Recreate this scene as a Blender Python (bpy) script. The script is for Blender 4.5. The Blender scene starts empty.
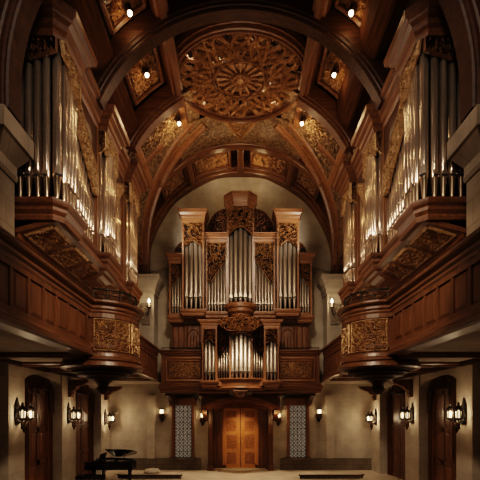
import bpy, math, random
from math import sin, cos, pi, radians, sqrt, atan2, hypot
from mathutils import Vector

SC = bpy.context.scene
COL = SC.collection
EYE = 3.1            # camera height; "h" below means height above the eye
ORG = {}             # object name -> origin of its root

# ------------------------------------------------------------------ materials
def _nt(name):
    m = bpy.data.materials.new(name); m.use_nodes = True
    nt = m.node_tree; nt.nodes.clear()
    out = nt.nodes.new('ShaderNodeOutputMaterial')
    b = nt.nodes.new('ShaderNodeBsdfPrincipled')
    nt.links.new(b.outputs[0], out.inputs[0])
    return m, nt, b

def _ramp(nt, fac, stops):
    r = nt.nodes.new('ShaderNodeValToRGB'); e = r.color_ramp.elements
    e[0].position, e[0].color = stops[0][0], (*stops[0][1], 1)
    e[1].position, e[1].color = stops[-1][0], (*stops[-1][1], 1)
    for p, c in stops[1:-1]:
        k = e.new(p); k.color = (*c, 1)
    nt.links.new(fac, r.inputs[0]); return r

def _coords(nt, scale, kind='Object'):
    tc = nt.nodes.new('ShaderNodeTexCoord'); mp = nt.nodes.new('ShaderNodeMapping')
    mp.inputs['Scale'].default_value = scale
    nt.links.new(tc.outputs[kind], mp.inputs[0]); return mp.outputs[0]

def _noise(nt, vec, scale, detail=4, rough=.55, dist=0.0):
    n = nt.nodes.new('ShaderNodeTexNoise')
    n.inputs['Scale'].default_value = scale; n.inputs['Detail'].default_value = detail
    n.inputs['Roughness'].default_value = rough; n.inputs['Distortion'].default_value = dist
    nt.links.new(vec, n.inputs['Vector']); return n

def _bump(nt, b, h, strength, dist=.02):
    bp = nt.nodes.new('ShaderNodeBump'); bp.inputs['Strength'].default_value = strength
    bp.inputs['Distance'].default_value = dist
    nt.links.new(h, bp.inputs['Height']); nt.links.new(bp.outputs[0], b.inputs['Normal'])

def wood(name, lo, hi, grain='z', rough=.38, coat=.15):
    m, nt, b = _nt(name)
    if coat < .1: b.inputs['Specular IOR Level'].default_value = .25
    sc = {'z': (9, 9, .7), 'x': (.7, 9, 9), 'y': (9, .7, 9), 'n': (4, 4, 4)}[grain]
    n = _noise(nt, _coords(nt, sc), 1.6, 6, .6, .6)
    mid = tuple((a + c) / 2 for a, c in zip(lo, hi))
    r = _ramp(nt, n.outputs[0], [(.28, lo), (.5, mid), (.75, hi)])
    nt.links.new(r.outputs[0], b.inputs['Base Color'])
    b.inputs['Roughness'].default_value = rough
    b.inputs['Coat Weight'].default_value = coat; b.inputs['Coat Roughness'].default_value = .3
    _bump(nt, b, n.outputs[0], .15, .01); return m

def carved(name, lo, hi, rough=.42, metal=.0, scale=9, bump=.5):
    m, nt, b = _nt(name)
    n = _noise(nt, _coords(nt, (1, 1, 1)), scale, 5, .65, 1.2)
    r = _ramp(nt, n.outputs[0], [(.36, lo), (.62, hi)])
    nt.links.new(r.outputs[0], b.inputs['Base Color'])
    b.inputs['Roughness'].default_value = rough; b.inputs['Metallic'].default_value = metal
    _bump(nt, b, n.outputs[0], bump, .04); return m

def relief(name, lo, mid, hi, scale=11):
    m, nt, b = _nt(name)
    v = nt.nodes.new('ShaderNodeTexVoronoi'); v.feature = 'SMOOTH_F1'; v.inputs['Scale'].default_value = scale
    co = _coords(nt, (1, 1, 1))
    n0 = _noise(nt, co, scale * .6, 3); mix = nt.nodes.new('ShaderNodeMixRGB'); mix.inputs[0].default_value = .25
    nt.links.new(co, mix.inputs[1]); nt.links.new(n0.outputs['Color'], mix.inputs[2])
    nt.links.new(mix.outputs[0], v.inputs['Vector'])
    r = _ramp(nt, v.outputs['Distance'], [(.12, hi), (.4, mid), (.62, lo)])
    nt.links.new(r.outputs[0], b.inputs['Base Color'])
    b.inputs['Roughness'].default_value = .45; b.inputs['Metallic'].default_value = .1
    inv = nt.nodes.new('ShaderNodeMath'); inv.operation = 'SUBTRACT'; inv.inputs[0].default_value = 1
    nt.links.new(v.outputs['Distance'], inv.inputs[1]); _bump(nt, b, inv.outputs[0], .8, .06); return m

def stone(name, lo, hi, bw=1.15, bh=.52, mortar=.6, rough=.85, scale=1.0):
    m, nt, b = _nt(name)
    tc = nt.nodes.new('ShaderNodeTexCoord'); sp = nt.nodes.new('ShaderNodeSeparateXYZ')
    nt.links.new(tc.outputs['Object'], sp.inputs[0])
    ad = nt.nodes.new('ShaderNodeMath'); ad.operation = 'ADD'
    nt.links.new(sp.outputs[0], ad.inputs[0]); nt.links.new(sp.outputs[1], ad.inputs[1])
    cb = nt.nodes.new('ShaderNodeCombineXYZ')
    nt.links.new(ad.outputs[0], cb.inputs[0]); nt.links.new(sp.outputs[2], cb.inputs[1])
    br = nt.nodes.new('ShaderNodeTexBrick')
    nt.links.new(cb.outputs[0], br.inputs['Vector'])
    br.inputs['Scale'].default_value = scale
    br.inputs['Brick Width'].default_value = bw; br.inputs['Row Height'].default_value = bh
    br.inputs['Mortar Size'].default_value = .012; br.inputs['Mortar Smooth'].default_value = .4
    br.inputs['Color1'].default_value = (.94, .94, .94, 1); br.inputs['Color2'].default_value = (1, 1, 1, 1)
    br.inputs['Mortar'].default_value = (mortar, mortar, mortar, 1)
    n = _noise(nt, tc.outputs['Object'], 1.3, 8, .62)
    r = _ramp(nt, n.outputs[0], [(.3, lo), (.7, hi)])
    mx = nt.nodes.new('ShaderNodeMixRGB'); mx.blend_type = 'MULTIPLY'; mx.inputs[0].default_value = 1
    nt.links.new(r.outputs[0], mx.inputs[1]); nt.links.new(br.outputs['Color'], mx.inputs[2])
    nt.links.new(mx.outputs[0], b.inputs['Base Color'])
    b.inputs['Roughness'].default_value = rough
    n2 = _noise(nt, tc.outputs['Object'], 14, 6)
    _bump(nt, b, n2.outputs[0], .2, .02); return m

def plain(name, col, rough=.5, metal=0.0, emit=None, estr=0.0, alpha=None):
    m, nt, b = _nt(name)
    n = _noise(nt, _coords(nt, (1, 1, 1)), 7, 4)
    r = _ramp(nt, n.outputs[0], [(.3, tuple(c * .85 for c in col)), (.7, col)])
    nt.links.new(r.outputs[0], b.inputs['Base Color'])
    b.inputs['Roughness'].default_value = rough; b.inputs['Metallic'].default_value = metal
    if emit:
        b.inputs['Emission Color'].default_value = (*emit, 1); b.inputs['Emission Strength'].default_value = estr
    if alpha is not None: b.inputs['Alpha'].default_value = alpha
    return m

def pipe_metal(name, lo, hi, rough):
    m, nt, b = _nt(name)
    n = _noise(nt, _coords(nt, (5, 5, .35)), 1.3, 4, .5)
    r = _ramp(nt, n.outputs[0], [(.3, lo), (.7, hi)])
    nt.links.new(r.outputs[0], b.inputs['Base Color'])
    b.inputs['Metallic'].default_value = .88; b.inputs['Roughness'].default_value = rough
    return m

def leaded(name):
    m, nt, b = _nt(name)
    tc = nt.nodes.new('ShaderNodeTexCoord'); sp = nt.nodes.new('ShaderNodeSeparateXYZ')
    nt.links.new(tc.outputs['Object'], sp.inputs[0])
    cb = nt.nodes.new('ShaderNodeCombineXYZ')
    nt.links.new(sp.outputs[0], cb.inputs[0]); nt.links.new(sp.outputs[2], cb.inputs[1])
    v = nt.nodes.new('ShaderNodeTexVoronoi'); v.feature = 'F1'
    v.inputs['Scale'].default_value = 5.2; v.inputs['Randomness'].default_value = .0
    nt.links.new(cb.outputs[0], v.inputs['Vector'])
    n = _noise(nt, cb.outputs[0], 6, 3)
    r = _ramp(nt, v.outputs['Distance'], [(.0, (.5, .45, .37)), (.14, (.45, .41, .34)), (.2, (.02, .02, .02)), (.3, (.03, .03, .03)), (.38, (.66, .6, .5)), (.5, (.5, .45, .37)), (.56, (.02, .02, .02)), (.7, (.3, .275, .23))])
    mx = nt.nodes.new('ShaderNodeMixRGB'); mx.blend_type = 'MULTIPLY'; mx.inputs[0].default_value = .7
    nt.links.new(r.outputs[0], mx.inputs[1]); nt.links.new(n.outputs['Fac'], mx.inputs[2])
    nt.links.new(mx.outputs[0], b.inputs['Base Color'])
    nt.links.new(mx.outputs[0], b.inputs['Emission Color']); b.inputs['Emission Strength'].default_value = .35
    b.inputs['Roughness'].default_value = .25
    return m

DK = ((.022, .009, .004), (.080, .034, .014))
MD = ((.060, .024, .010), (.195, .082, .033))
M = {}
M['wood_v'] = wood('brown wood vertical grain', *MD, 'z')
M['wood_x'] = wood('brown wood grain across', *MD, 'x')
M['wood_y'] = wood('brown wood grain along', *MD, 'y')
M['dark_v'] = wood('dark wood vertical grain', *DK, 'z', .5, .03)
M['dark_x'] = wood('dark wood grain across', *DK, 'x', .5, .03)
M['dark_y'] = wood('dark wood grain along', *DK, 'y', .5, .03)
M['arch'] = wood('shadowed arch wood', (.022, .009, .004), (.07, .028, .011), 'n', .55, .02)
M['matte'] = wood('matte brown boards', (.030, .012, .005), (.10, .042, .017), 'y', .8, 0)
M['matte'].node_tree.nodes['Principled BSDF'].inputs['Specular IOR Level'].default_value = .05
M['oak_v'] = wood('warm organ case wood vertical', (.095, .041, .017), (.25, .115, .048), 'z')
M['oak_x'] = wood('warm organ case wood across', (.10, .043, .018), (.27, .122, .051), 'x')
M['door_pn'] = carved('carved door panel', (.15, .055, .018), (.33, .14, .048), .45, 0, 12, .4)
M['door'] = wood('honey door wood', (.26, .105, .032), (.48, .22, .075), 'z', .4)
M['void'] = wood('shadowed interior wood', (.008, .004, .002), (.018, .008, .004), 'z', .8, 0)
M['carve'] = carved('carved oak ornament', (.12, .055, .022), (.37, .20, .088))
M['carve_dk'] = carved('dark carved wood', (.04, .017, .007), (.16, .07, .028))
M['gilt'] = carved('gilded carving', (.19, .10, .042), (.56, .36, .185), .36, .3)
M['relief'] = relief('gilded relief panel', (.10, .056, .027), (.20, .12, .062), (.31, .20, .11))
M['relief_dk'] = relief('brown carved relief', (.02, .009, .004), (.09, .042, .017), (.22, .115, .05), 7)
M['lattice'] = carved('strapwork bronze wood', (.19, .09, .038), (.41, .22, .10), .36, .1)
M['pipe'] = pipe_metal('tin organ pipe', (.48, .36, .265), (.82, .66, .51), .2)
M['pipe_br'] = pipe_metal('dark bronze organ pipe', (.13, .10, .08), (.27, .215, .17), .34)
M['pipe_dk'] = pipe_metal('aged organ pipe', (.27, .22, .175), (.48, .405, .33), .42)
M['pipe_dk'].node_tree.nodes['Principled BSDF'].inputs['Metallic'].default_value = .75
M['slot'] = plain('pipe mouth shadow', (.012, .009, .007), .7)
M['plaster'] = stone('plastered stone wall', (.31, .265, .21), (.46, .40, .325), mortar=.82)
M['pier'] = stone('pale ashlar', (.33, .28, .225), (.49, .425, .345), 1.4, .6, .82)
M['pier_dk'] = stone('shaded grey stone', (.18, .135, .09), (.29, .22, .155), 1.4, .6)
M['base_st'] = stone('dark base stone', (.10, .078, .055), (.20, .16, .115), .7, .3, .5)
M['floor'] = stone('cream stone floor', (.50, .40, .29), (.66, .55, .42), 1.2, 1.2, .8, .45)
M['soffit'] = stone('grey plaster soffit', (.26, .21, .165), (.38, .315, .25), 2.5, 2.5, .9)
M['iron'] = plain('black wrought iron', (.030, .024, .019), .45, .7)
M['bronze'] = plain('aged bronze', (.09, .055, .03), .38, .8)
M['glow'] = plain('lit frosted lamp glass', (.9, .75, .55), .4, 0, (1, .72, .42), 1.8)
M['bulb'] = plain('bright lamp bulb', (.95, .9, .8), .3, 0, (1, .82, .58), 14)
M['leaded'] = leaded('leaded glass')
M['piano'] = plain('black piano lacquer', (.008, .007, .007), .14)
M['keys'] = plain('ivory', (.62, .58, .5), .3)
M['brass'] = plain('brass', (.6, .4, .14), .3, .9)
M['cloth'] = plain('cream upholstery', (.62, .53, .42), .9)
M['daisred'] = wood('dark red dais edge', (.03, .008, .005), (.085, .022, .012), 'x', .4)

# ------------------------------------------------------------------ mesh building
class MB:
    def __init__(s, side=1):
        s.v = []; s.f = []; s.mi = []; s.sm = []; s.side = side
    def add(s, vs, fs, mi=0, smooth=False):
        o = len(s.v); s.v += [tuple(p) for p in vs]
        for f in fs:
            s.f.append([i + o for i in f]); s.mi.append(mi); s.sm.append(smooth)
    def box(s, x0, x1, y0, y1, z0, z1, mi=0):
        if x0 > x1: x0, x1 = x1, x0
        if y0 > y1: y0, y1 = y1, y0
        if z0 > z1: z0, z1 = z1, z0
        s.add([(x0, y0, z0), (x1, y0, z0), (x1, y1, z0), (x0, y1, z0), (x0, y0, z1), (x1, y0, z1), (x1, y1, z1), (x0, y1, z1)],
              [(0, 3, 2, 1), (4, 5, 6, 7), (0, 1, 5, 4), (1, 2, 6, 5), (2, 3, 7, 6), (3, 0, 4, 7)], mi)
    def grid(s, rows, mi=0, smooth=True, closed=False, flip=False):
        n = len(rows[0]); vs = [p for r in rows for p in r]; fs = []
        for i in range(len(rows) - 1):
            for j in range(n if closed else n - 1):
                k = (j + 1) % n
                q = (i * n + j, i * n + k, (i + 1) * n + k, (i + 1) * n + j)
                fs.append(q[::-1] if flip else q)
        s.add(vs, fs, mi, smooth)
    def loft(s, rings, mi=0, smooth=False, caps=True):
        s.grid(rings, mi, smooth, True)
        if caps:
            n = len(rings[0])
            s.add(rings[0], [tuple(range(n))[::-1]], mi); s.add(rings[-1], [tuple(range(n))], mi)
    def sweep(s, path, prof, left=True, z=0, mi=0, closed=False):
        """moulding: prof = [(out, height)], mitred along a plan path"""
        n = len(path); rings = []
        for i in range(n):
            def nrm(a, b):
                dx, dy = b[0] - a[0], b[1] - a[1]; L = hypot(dx, dy) or 1
                return (-dy / L, dx / L) if left else (dy / L, -dx / L)
            if closed: n0, n1 = nrm(path[i - 1], path[i]), nrm(path[i], path[(i + 1) % n])
            else:
                n0 = nrm(path[max(i - 1, 0)], path[max(i, 1)]) if i > 0 else nrm(path[0], path[1])
                n1 = nrm(path[i], path[i + 1]) if i < n - 1 else n0
            mx, my = n0[0] + n1[0], n0[1] + n1[1]; d = mx * n0[0] + my * n0[1]
            if abs(d) < .25: d = .25
            mx, my = mx / d, my / d
            rings.append([(path[i][0] + mx * o, path[i][1] + my * o, z + h) for o, h in prof])
        if closed: rings.append(rings[0])
        s.loft(rings, mi, False, not closed)
    def lathe(s, c, prof, seg=24, a0=0, a1=2 * pi, mi=0, smooth=True):
        rows = []
        full = abs(a1 - a0 - 2 * pi) < 1e-6
        for r, z in prof:
            rows.append([(c[0] + r * cos(a0 + (a1 - a0) * k / seg), c[1] + r * sin(a0 + (a1 - a0) * k / seg), c[2] + z) for k in range(seg if full else seg + 1)])
        s.grid(rows, mi, smooth, full)
    def tube(s, pts, r, seg=8, mi=0, caps=True):
        pts = [Vector(p) for p in pts]; rings = []; rr = r if isinstance(r, (list, tuple)) else [r] * len(pts)
        for i, p in enumerate(pts):
            t = (pts[min(i + 1, len(pts) - 1)] - pts[max(i - 1, 0)]).normalized()
            a = Vector((0, 0, 1)) if abs(t.z) < .9 else Vector((0, 1, 0))
            u = t.cross(a).normalized(); w = t.cross(u)
            rings.append([tuple(p + rr[i] * (u * cos(2 * pi * k / seg) + w * sin(2 * pi * k / seg))) for k in range(seg)])
        s.grid(rings, mi, True, True, True)
        if caps:
            s.add(rings[0], [tuple(range(seg))], mi); s.add(rings[-1], [tuple(range(seg))[::-1]], mi)
    def prism(s, poly, mapper, t0, t1, mi=0):
        """polygon (u,v) extruded from t0 to t1 through mapper(u,v,t)"""
        n = len(poly)
        a = [mapper(u, v, t0) for u, v in poly]; b = [mapper(u, v, t1) for u, v in poly]
        s.add(a + b, [tuple(range(n)), tuple(range(2 * n - 1, n - 1, -1))] + [(i, i + n, (i + 1) % n + n, (i + 1) % n) for i in range(n)], mi)
    def ribbon(s, pts, w, mapper, rel=.03, dep=.03, mi=0):
        """raised strap along 2-D pts, w = half width (number or list)"""
        n = len(pts)
        if n < 2: return
        rows = []
        for i, (u, v) in enumerate(pts):
            a, b = pts[max(i - 1, 0)], pts[min(i + 1, n - 1)]
            dx, dy = b[0] - a[0], b[1] - a[1]; L = hypot(dx, dy) or 1
            nx, ny = -dy / L, dx / L; k = w[i] if isinstance(w, list) else w
            rows.append([mapper(u - nx * k, v - ny * k, -dep), mapper(u - nx * k, v - ny * k, 0), mapper(u, v, rel),
                         mapper(u + nx * k, v + ny * k, 0), mapper(u + nx * k, v + ny * k, -dep)])
        s.grid(rows, mi, False)
    def scrolls(s, poly, r, mapper, seed=1, w=.035, rel=.03, dep=.03, mi=0, border=True, dens=1.15, ground=None):
        if ground is not None: s.prism(poly, mapper, -dep - .05, -dep - .03, ground)  # near-black sheet stands in for the shade in the pierced gaps
        rnd = random.Random(seed)
        us = [p[0] for p in poly]; vs = [p[1] for p in poly]
        u0, u1, v0, v1 = min(us), max(us), min(vs), max(vs)
        ins = lambda u, v: inside(poly, u, v)
        pts = []
        tries = int(60 * (u1 - u0) * (v1 - v0) / (r * r)) + 60
        for _ in range(min(tries, 5000)):
            u, v = rnd.uniform(u0, u1), rnd.uniform(v0, v1)
            if not ins(u, v): continue
            if all((u - a) ** 2 + (v - b) ** 2 > (r * dens) ** 2 for a, b in pts): pts.append((u, v))
        for u, v in pts:
            rr = r * rnd.uniform(.75, 1.15); a = rnd.uniform(0, 2 * pi); d = rnd.choice((-1, 1)); cur = []; ws = []
            N = 15
            for k in range(N + 1):
                t = k / N; R = rr * (1 - .86 * t); g = a + d * t * 3.3 * pi
                q = (u + R * cos(g), v + R * sin(g))
                if ins(*q): cur.append(q); ws.append(w * (1 - .45 * t) * (.55 if k == 0 else 1))
                else:
                    if len(cur) > 2: s.ribbon(cur, ws, mapper, rel * rnd.uniform(.7, 1.2), dep, mi)
                    cur, ws = [], []
            if len(cur) > 2: s.ribbon(cur, ws, mapper, rel * rnd.uniform(.7, 1.2), dep, mi)
            # an acanthus leaf springing off the scroll
            g = a + rnd.uniform(1.5, 4); L = rr * 1.2; cv = rnd.uniform(-.7, .7); leaf = []; lw = []
            for k in range(6):
                t = k / 5; q = (u + L * t * cos(g + cv * t), v + L * t * sin(g + cv * t))
                if not ins(*q): break
                leaf.append(q); lw.append(w * 1.1 * sin(pi * (.12 + .85 * t)))
            if len(leaf) > 2: s.ribbon(leaf, lw, mapper, rel * 1.2, dep, mi)
        if border:
            s.ribbon(poly + [poly[0]], w * .9, mapper, rel, dep, mi)
    def build(s, name, mats, parent=None, origin=None):
        sd = s.side
        vs = [(sd * x, y, z) for x, y, z in s.v]
        fs = [f[::-1] for f in s.f] if sd < 0 else s.f
        if parent is not None: o = ORG[parent.name]
        elif origin is not None: o = Vector(origin)
        else:
            xs, ys, zs = zip(*vs); o = Vector(((min(xs) + max(xs)) / 2, (min(ys) + max(ys)) / 2, min(zs)))
        me = bpy.data.meshes.new(name)
        me.from_pydata([(x - o.x, y - o.y, z - o.z) for x, y, z in vs], [], fs)
        for m in (mats if isinstance(mats, (list, tuple)) else [mats]): me.materials.append(m)
        me.polygons.foreach_set('material_index', s.mi); me.polygons.foreach_set('use_smooth', s.sm)
        me.update()
        ob = bpy.data.objects.new(name, me); COL.objects.link(ob)
        if parent is not None: ob.parent = parent
        else: ob.location = o
        ORG[ob.name] = o
        return ob

def inside(poly, u, v):
    c = False; n = len(poly); j = n - 1
    for i in range(n):
        (ui, vi), (uj, vj) = poly[i], poly[j]
        if (vi > v) != (vj > v) and u < (uj - ui) * (v - vi) / (vj - vi) + ui: c = not c
        j = i
    return c

def tag(o, label=None, cat=None, group=None, kind=None):
    if label: o['label'] = label
    if cat: o['category'] = cat
    if group: o['group'] = group
    if kind: o['kind'] = kind
    return o
def struct(o): return tag(o, kind='structure')
def empty(name, loc, label=None, cat=None, group=None, side=1, kind=None):
    o = bpy.data.objects.new(name, None); COL.objects.link(o)
    o.location = (loc[0] * side, loc[1], loc[2]); o.empty_display_size = .2
    ORG[o.name] = Vector(o.location)
    return tag(o, label, cat, group, kind)
def light(name, kind, loc, power, col=(1, .74, .48), size=.1, target=None, spot=None, blend=.5, parent=None, sy=None):
    d = bpy.data.lights.new(name, kind); d.energy = power; d.color = col
    if kind == 'AREA':
        d.size = size
        if sy: d.shape = 'RECTANGLE'; d.size_y = sy
    else: d.shadow_soft_size = size
    if kind == 'SPOT': d.spot_size = radians(spot or 60); d.spot_blend = blend
    o = bpy.data.objects.new(name, d); COL.objects.link(o)
    if parent is not None: o.parent = parent; o.location = Vector(loc) - ORG[parent.name]
    else: o.location = loc
    if target is not None:
        o.rotation_euler = (Vector(target) - Vector(loc)).to_track_quat('-Z', 'Y').to_euler()
    return o
SIDES = ((-1, 'left'), (1, 'right'))
def Z(h): return h + EYE

def pipe(side, x, y, z0, zm, zt, r, ang, mb=None, seg=12):
    """one flue pipe: cone foot, mouth with lips, cylinder; ang = direction the mouth faces"""
    m = mb or MB(side)
    m.lathe((x, y, 0), [(r * .25, z0), (r * .32, z0 + .05), (r * .92, zm - .03), (r * .98, zm - .02)], seg)
    m.lathe((x, y, 0), [(r * .98, zm - .02), (r * 1.03, zm), (r, zm + .02), (r, zt), (r * .86, zt), (r * .84, zt - .1)], seg)
    ca, sa = cos(ang), sin(ang); tx, ty = -sa, ca; hw = r * .72; f = r * .80
    def P(t, o, z): return (x + tx * t + ca * o, y + ty * t + sa * o, z)
    hs = r * .5; hl = r * 2.6
    m.add([P(-hw, f + r * .26, zm), P(hw, f + r * .26, zm), P(hw, f + r * .26, zm + hs), P(-hw, f + r * .26, zm + hs)], [(0, 1, 2, 3)], 1)
    top = [P(hw * cos(a), f + r * .24, zm + hs + (hl - hs) * sin(a)) for a in [pi * k / 8 for k in range(9)]]
    m.add(top, [tuple(range(9))], 0)
    for sgn in (-1, 1):
        m.add([P(sgn * hw, f, zm - .03), P(sgn * hw, f + r * .42, zm - .03), P(sgn * hw, f + r * .42, zm + hs * 1.6), P(sgn * hw, f, zm + hs * 1.6)], [(0, 1, 2, 3)], 0)
    return m

# =================================================================== THE SHELL
XW, DB = 7.5, 21.5
m = MB(); m.box(-XW - .3, XW + .3, -3, DB + .9, -.2, 0); struct(m.build('floor', M['floor']))
# back wall with holes for the portal and two windows
m = MB()
WX0, WX1, WZ0, WZ1 = 2.58, 3.58, .66, 3.44
PX, PZ = 1.52, 3.55
ytop = 16.6
for a, b, c, d in [(-XW, -WX1, 0, ytop), (-WX1, -WX0, 0, WZ0), (-WX1, -WX0, WZ1, ytop), (-WX0, -PX, 0, ytop), (-PX, PX, PZ, ytop),
                   (PX, WX0, 0, ytop), (WX0, WX1, 0, WZ0), (WX0, WX1, WZ1, ytop), (WX1, XW, 0, ytop)]:
    m.box(a, b, DB, DB + .4, c, d)
struct(m.build('wall_back', M['plaster']))
for s, nm in SIDES:
    m = MB(s)
    m.box(XW, XW + .3, -3, DB + .4, 0, Z(10.1))
    struct(m.build('wall_' + nm, M['plaster']))
m = MB(); m.box(-XW, XW, -3.3, -3, 0, 17); struct(m.build('wall_front', M['dark_v']))

# barrel vault
HC, RB = 7.75, 4.8
def bar(th, R, d, hc=HC): return (-R * cos(th), d, Z(hc + R * sin(th)))
m = MB()
th0 = radians(25)
def shell(d0, d1, a0, a1, R, n=40):
    m.grid([[bar(a0 + (a1 - a0) * k / n, R, d) for k in range(n + 1)] for d in (d0, d1)], 0, True)
shell(-3, 17.3, th0, pi - th0, 5.5); shell(17.3, 21.6, 0, pi, 5.5)
for s in (-1, 1):   # flat of the organ niches and the return walls behind them
    m.add([(s * 4.98, -3, Z(10.07)), (s * XW, -3, Z(10.07)), (s * XW, 17.3, Z(10.07)), (s * 4.98, 17.3, Z(10.07))], [(0, 1, 2, 3)])
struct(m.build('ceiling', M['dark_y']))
for i, (s, nm) in enumerate(SIDES):
    m = MB(s); m.box(5.45, XW, 17.35, 21.5, Z(1.9), Z(10.06)); o = struct(m.build('trim_%d' % (i + 1), M['plaster']))
    # corner pier with moulded capital that carries the far wall arch
    m = MB(s); m.box(4.45, 5.45, 20.55, 21.5, Z(1.9), Z(6.3)); t = struct(m.build('trim_%d' % (i + 3), M['pier']))
    m = MB(s)
    m.sweep([(5.5, 20.5), (4.42, 20.5), (4.42, 21.5)], [(-.2, 6.08), (.03, 6.08), (.03, 6.25), (.1, 6.33), (.12, 6.48), (.24, 6.65), (.32, 6.73), (.32, 6.97), (-.2, 6.97)], True, EYE)
    m.build('capital', M['pier'], t)
    # front pier standing on the gallery, carrying the front arch
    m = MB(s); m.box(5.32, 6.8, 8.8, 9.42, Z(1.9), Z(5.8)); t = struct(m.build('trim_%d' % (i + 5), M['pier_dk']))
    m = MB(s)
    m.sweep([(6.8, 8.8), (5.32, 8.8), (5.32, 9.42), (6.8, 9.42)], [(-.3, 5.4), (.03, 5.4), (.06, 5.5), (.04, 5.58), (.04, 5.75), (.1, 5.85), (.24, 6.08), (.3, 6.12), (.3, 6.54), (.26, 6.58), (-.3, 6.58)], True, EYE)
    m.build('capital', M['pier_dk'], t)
    # ground floor piers and the flat arches between them
    for j, (d0, d1) in enumerate([(12.07, 12.98), (15.7, 17.0), (20.1, 21.5)]):
        m = MB(s); m.box(7.0, XW, d0, d1, 0, Z(1.5)); struct(m.build('trim_%d' % (7 + i * 3 + j), M['pier']))
    for j, (d0, d1) in enumerate([(12.98, 15.7), (17.0, 20.1)]):
        m = MB(s); n = 16; c = (d0 + d1) / 2; w = (d1 - d0) / 2
        poly = [(d0, 1.5), (d1, 1.5)] + [(c + w * cos(pi * k / n), .95 + .38 * sin(pi * k / n)) for k in range(n + 1)]
        m.prism(poly, lambda u, v, t: (t, u, Z(v)), 7.05, XW); struct(m.build('trim_%d' % (13 + i * 2 + j), M['pier']))
    m = MB(s); m.box(4.58, 5.0, 21.34, 21.5, .62, Z(.9)); m.box(4.52, 5.06, 21.3, 21.5, Z(.72), Z(.9)); struct(m.build('trim_%d' % (18 + i), M['pier']))
    m = MB(s)
    m.box(PX + .62, XW - .5, 21.36, 21.5, 0, .56); m.box(PX + .62, XW - .5, 21.38, 21.5, .56, .62)
    struct(m.build('baseboard_' + nm, M['base_st']))

# shallow folded plaster fan of the end wall, above the organ
m = MB(); ctr = (0, 21.22, Z(8.6)); rim = []
for k in range(13):
    a = pi * k / 12
    rim.append((-5.0 * cos(a), 21.47 if k % 2 == 0 else 21.3, Z(7.5 + 5.2 * sin(a))))
for k in range(12): m.add([ctr, rim[k], rim[k + 1]], [(0, 2, 1)])
struct(m.build('trim_17', M['plaster']))

# =================================================================== CEILING TIMBERS
def arch_rib(name, R, hc, d0, d1, T, a0, a1, mats, label, leg=None, n=48):
    """moulded transverse arch; profile in (radial, depth)"""
    w = d1 - d0
    prof = [(0, .16 * w), (0, .84 * w), (.05, .88 * w), (.09, .88 * w), (.12, .95 * w), (.2, .95 * w), (.24, w), (T, w), (T, 0), (.24, 0), (.2, .05 * w), (.12, .05 * w), (.09, .12 * w), (.05, .12 * w)]
    m = MB(); rings = []
    if leg: rings.append([(-(R + r), d0 + y, Z(leg)) for r, y in prof])
    for k in range(n + 1):
        a = a0 + (a1 - a0) * k / n
        rings.append([bar(a, R + r, d0 + y, hc) for r, y in prof])
    if leg: rings.append([((R + r), d0 + y, Z(leg)) for r, y in prof])
    m.loft(rings)
    return tag(m.build(name, mats), label, 'ceiling arch')

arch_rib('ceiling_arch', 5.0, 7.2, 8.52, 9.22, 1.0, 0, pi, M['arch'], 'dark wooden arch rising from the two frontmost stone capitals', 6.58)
arch_rib('ceiling_arch', 4.65, 7.57, 12.05, 12.58, .7, radians(23.5), radians(156.5), M['dark_x'], 'broad dark wooden arch crossing in front of the round ceiling medallion')
for s, nm in SIDES:
    a0, a1 = (radians(28), radians(61)) if s < 0 else (radians(119), radians(152))
    arch_rib('ceiling_arch', 4.5, 7.84, 15.0, 15.5, .75, a0, a1, M['wood_x'], 'short dark arch curving from %s organ case to the ceiling medallion' % nm, n=24)
arch_rib('ceiling_arch', 4.8, 7.75, 18.85, 19.25, .6, radians(38), radians(142), M['wood_x'], 'small wooden arch behind the medallion between the two slanting ribs')
arch_rib('ceiling_arch', 4.84, 7.74, 20.95, 21.5, .62, 0, pi, M['wood_x'], 'wooden wall arch framing the pale plaster behind the central organ', 6.97)

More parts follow.
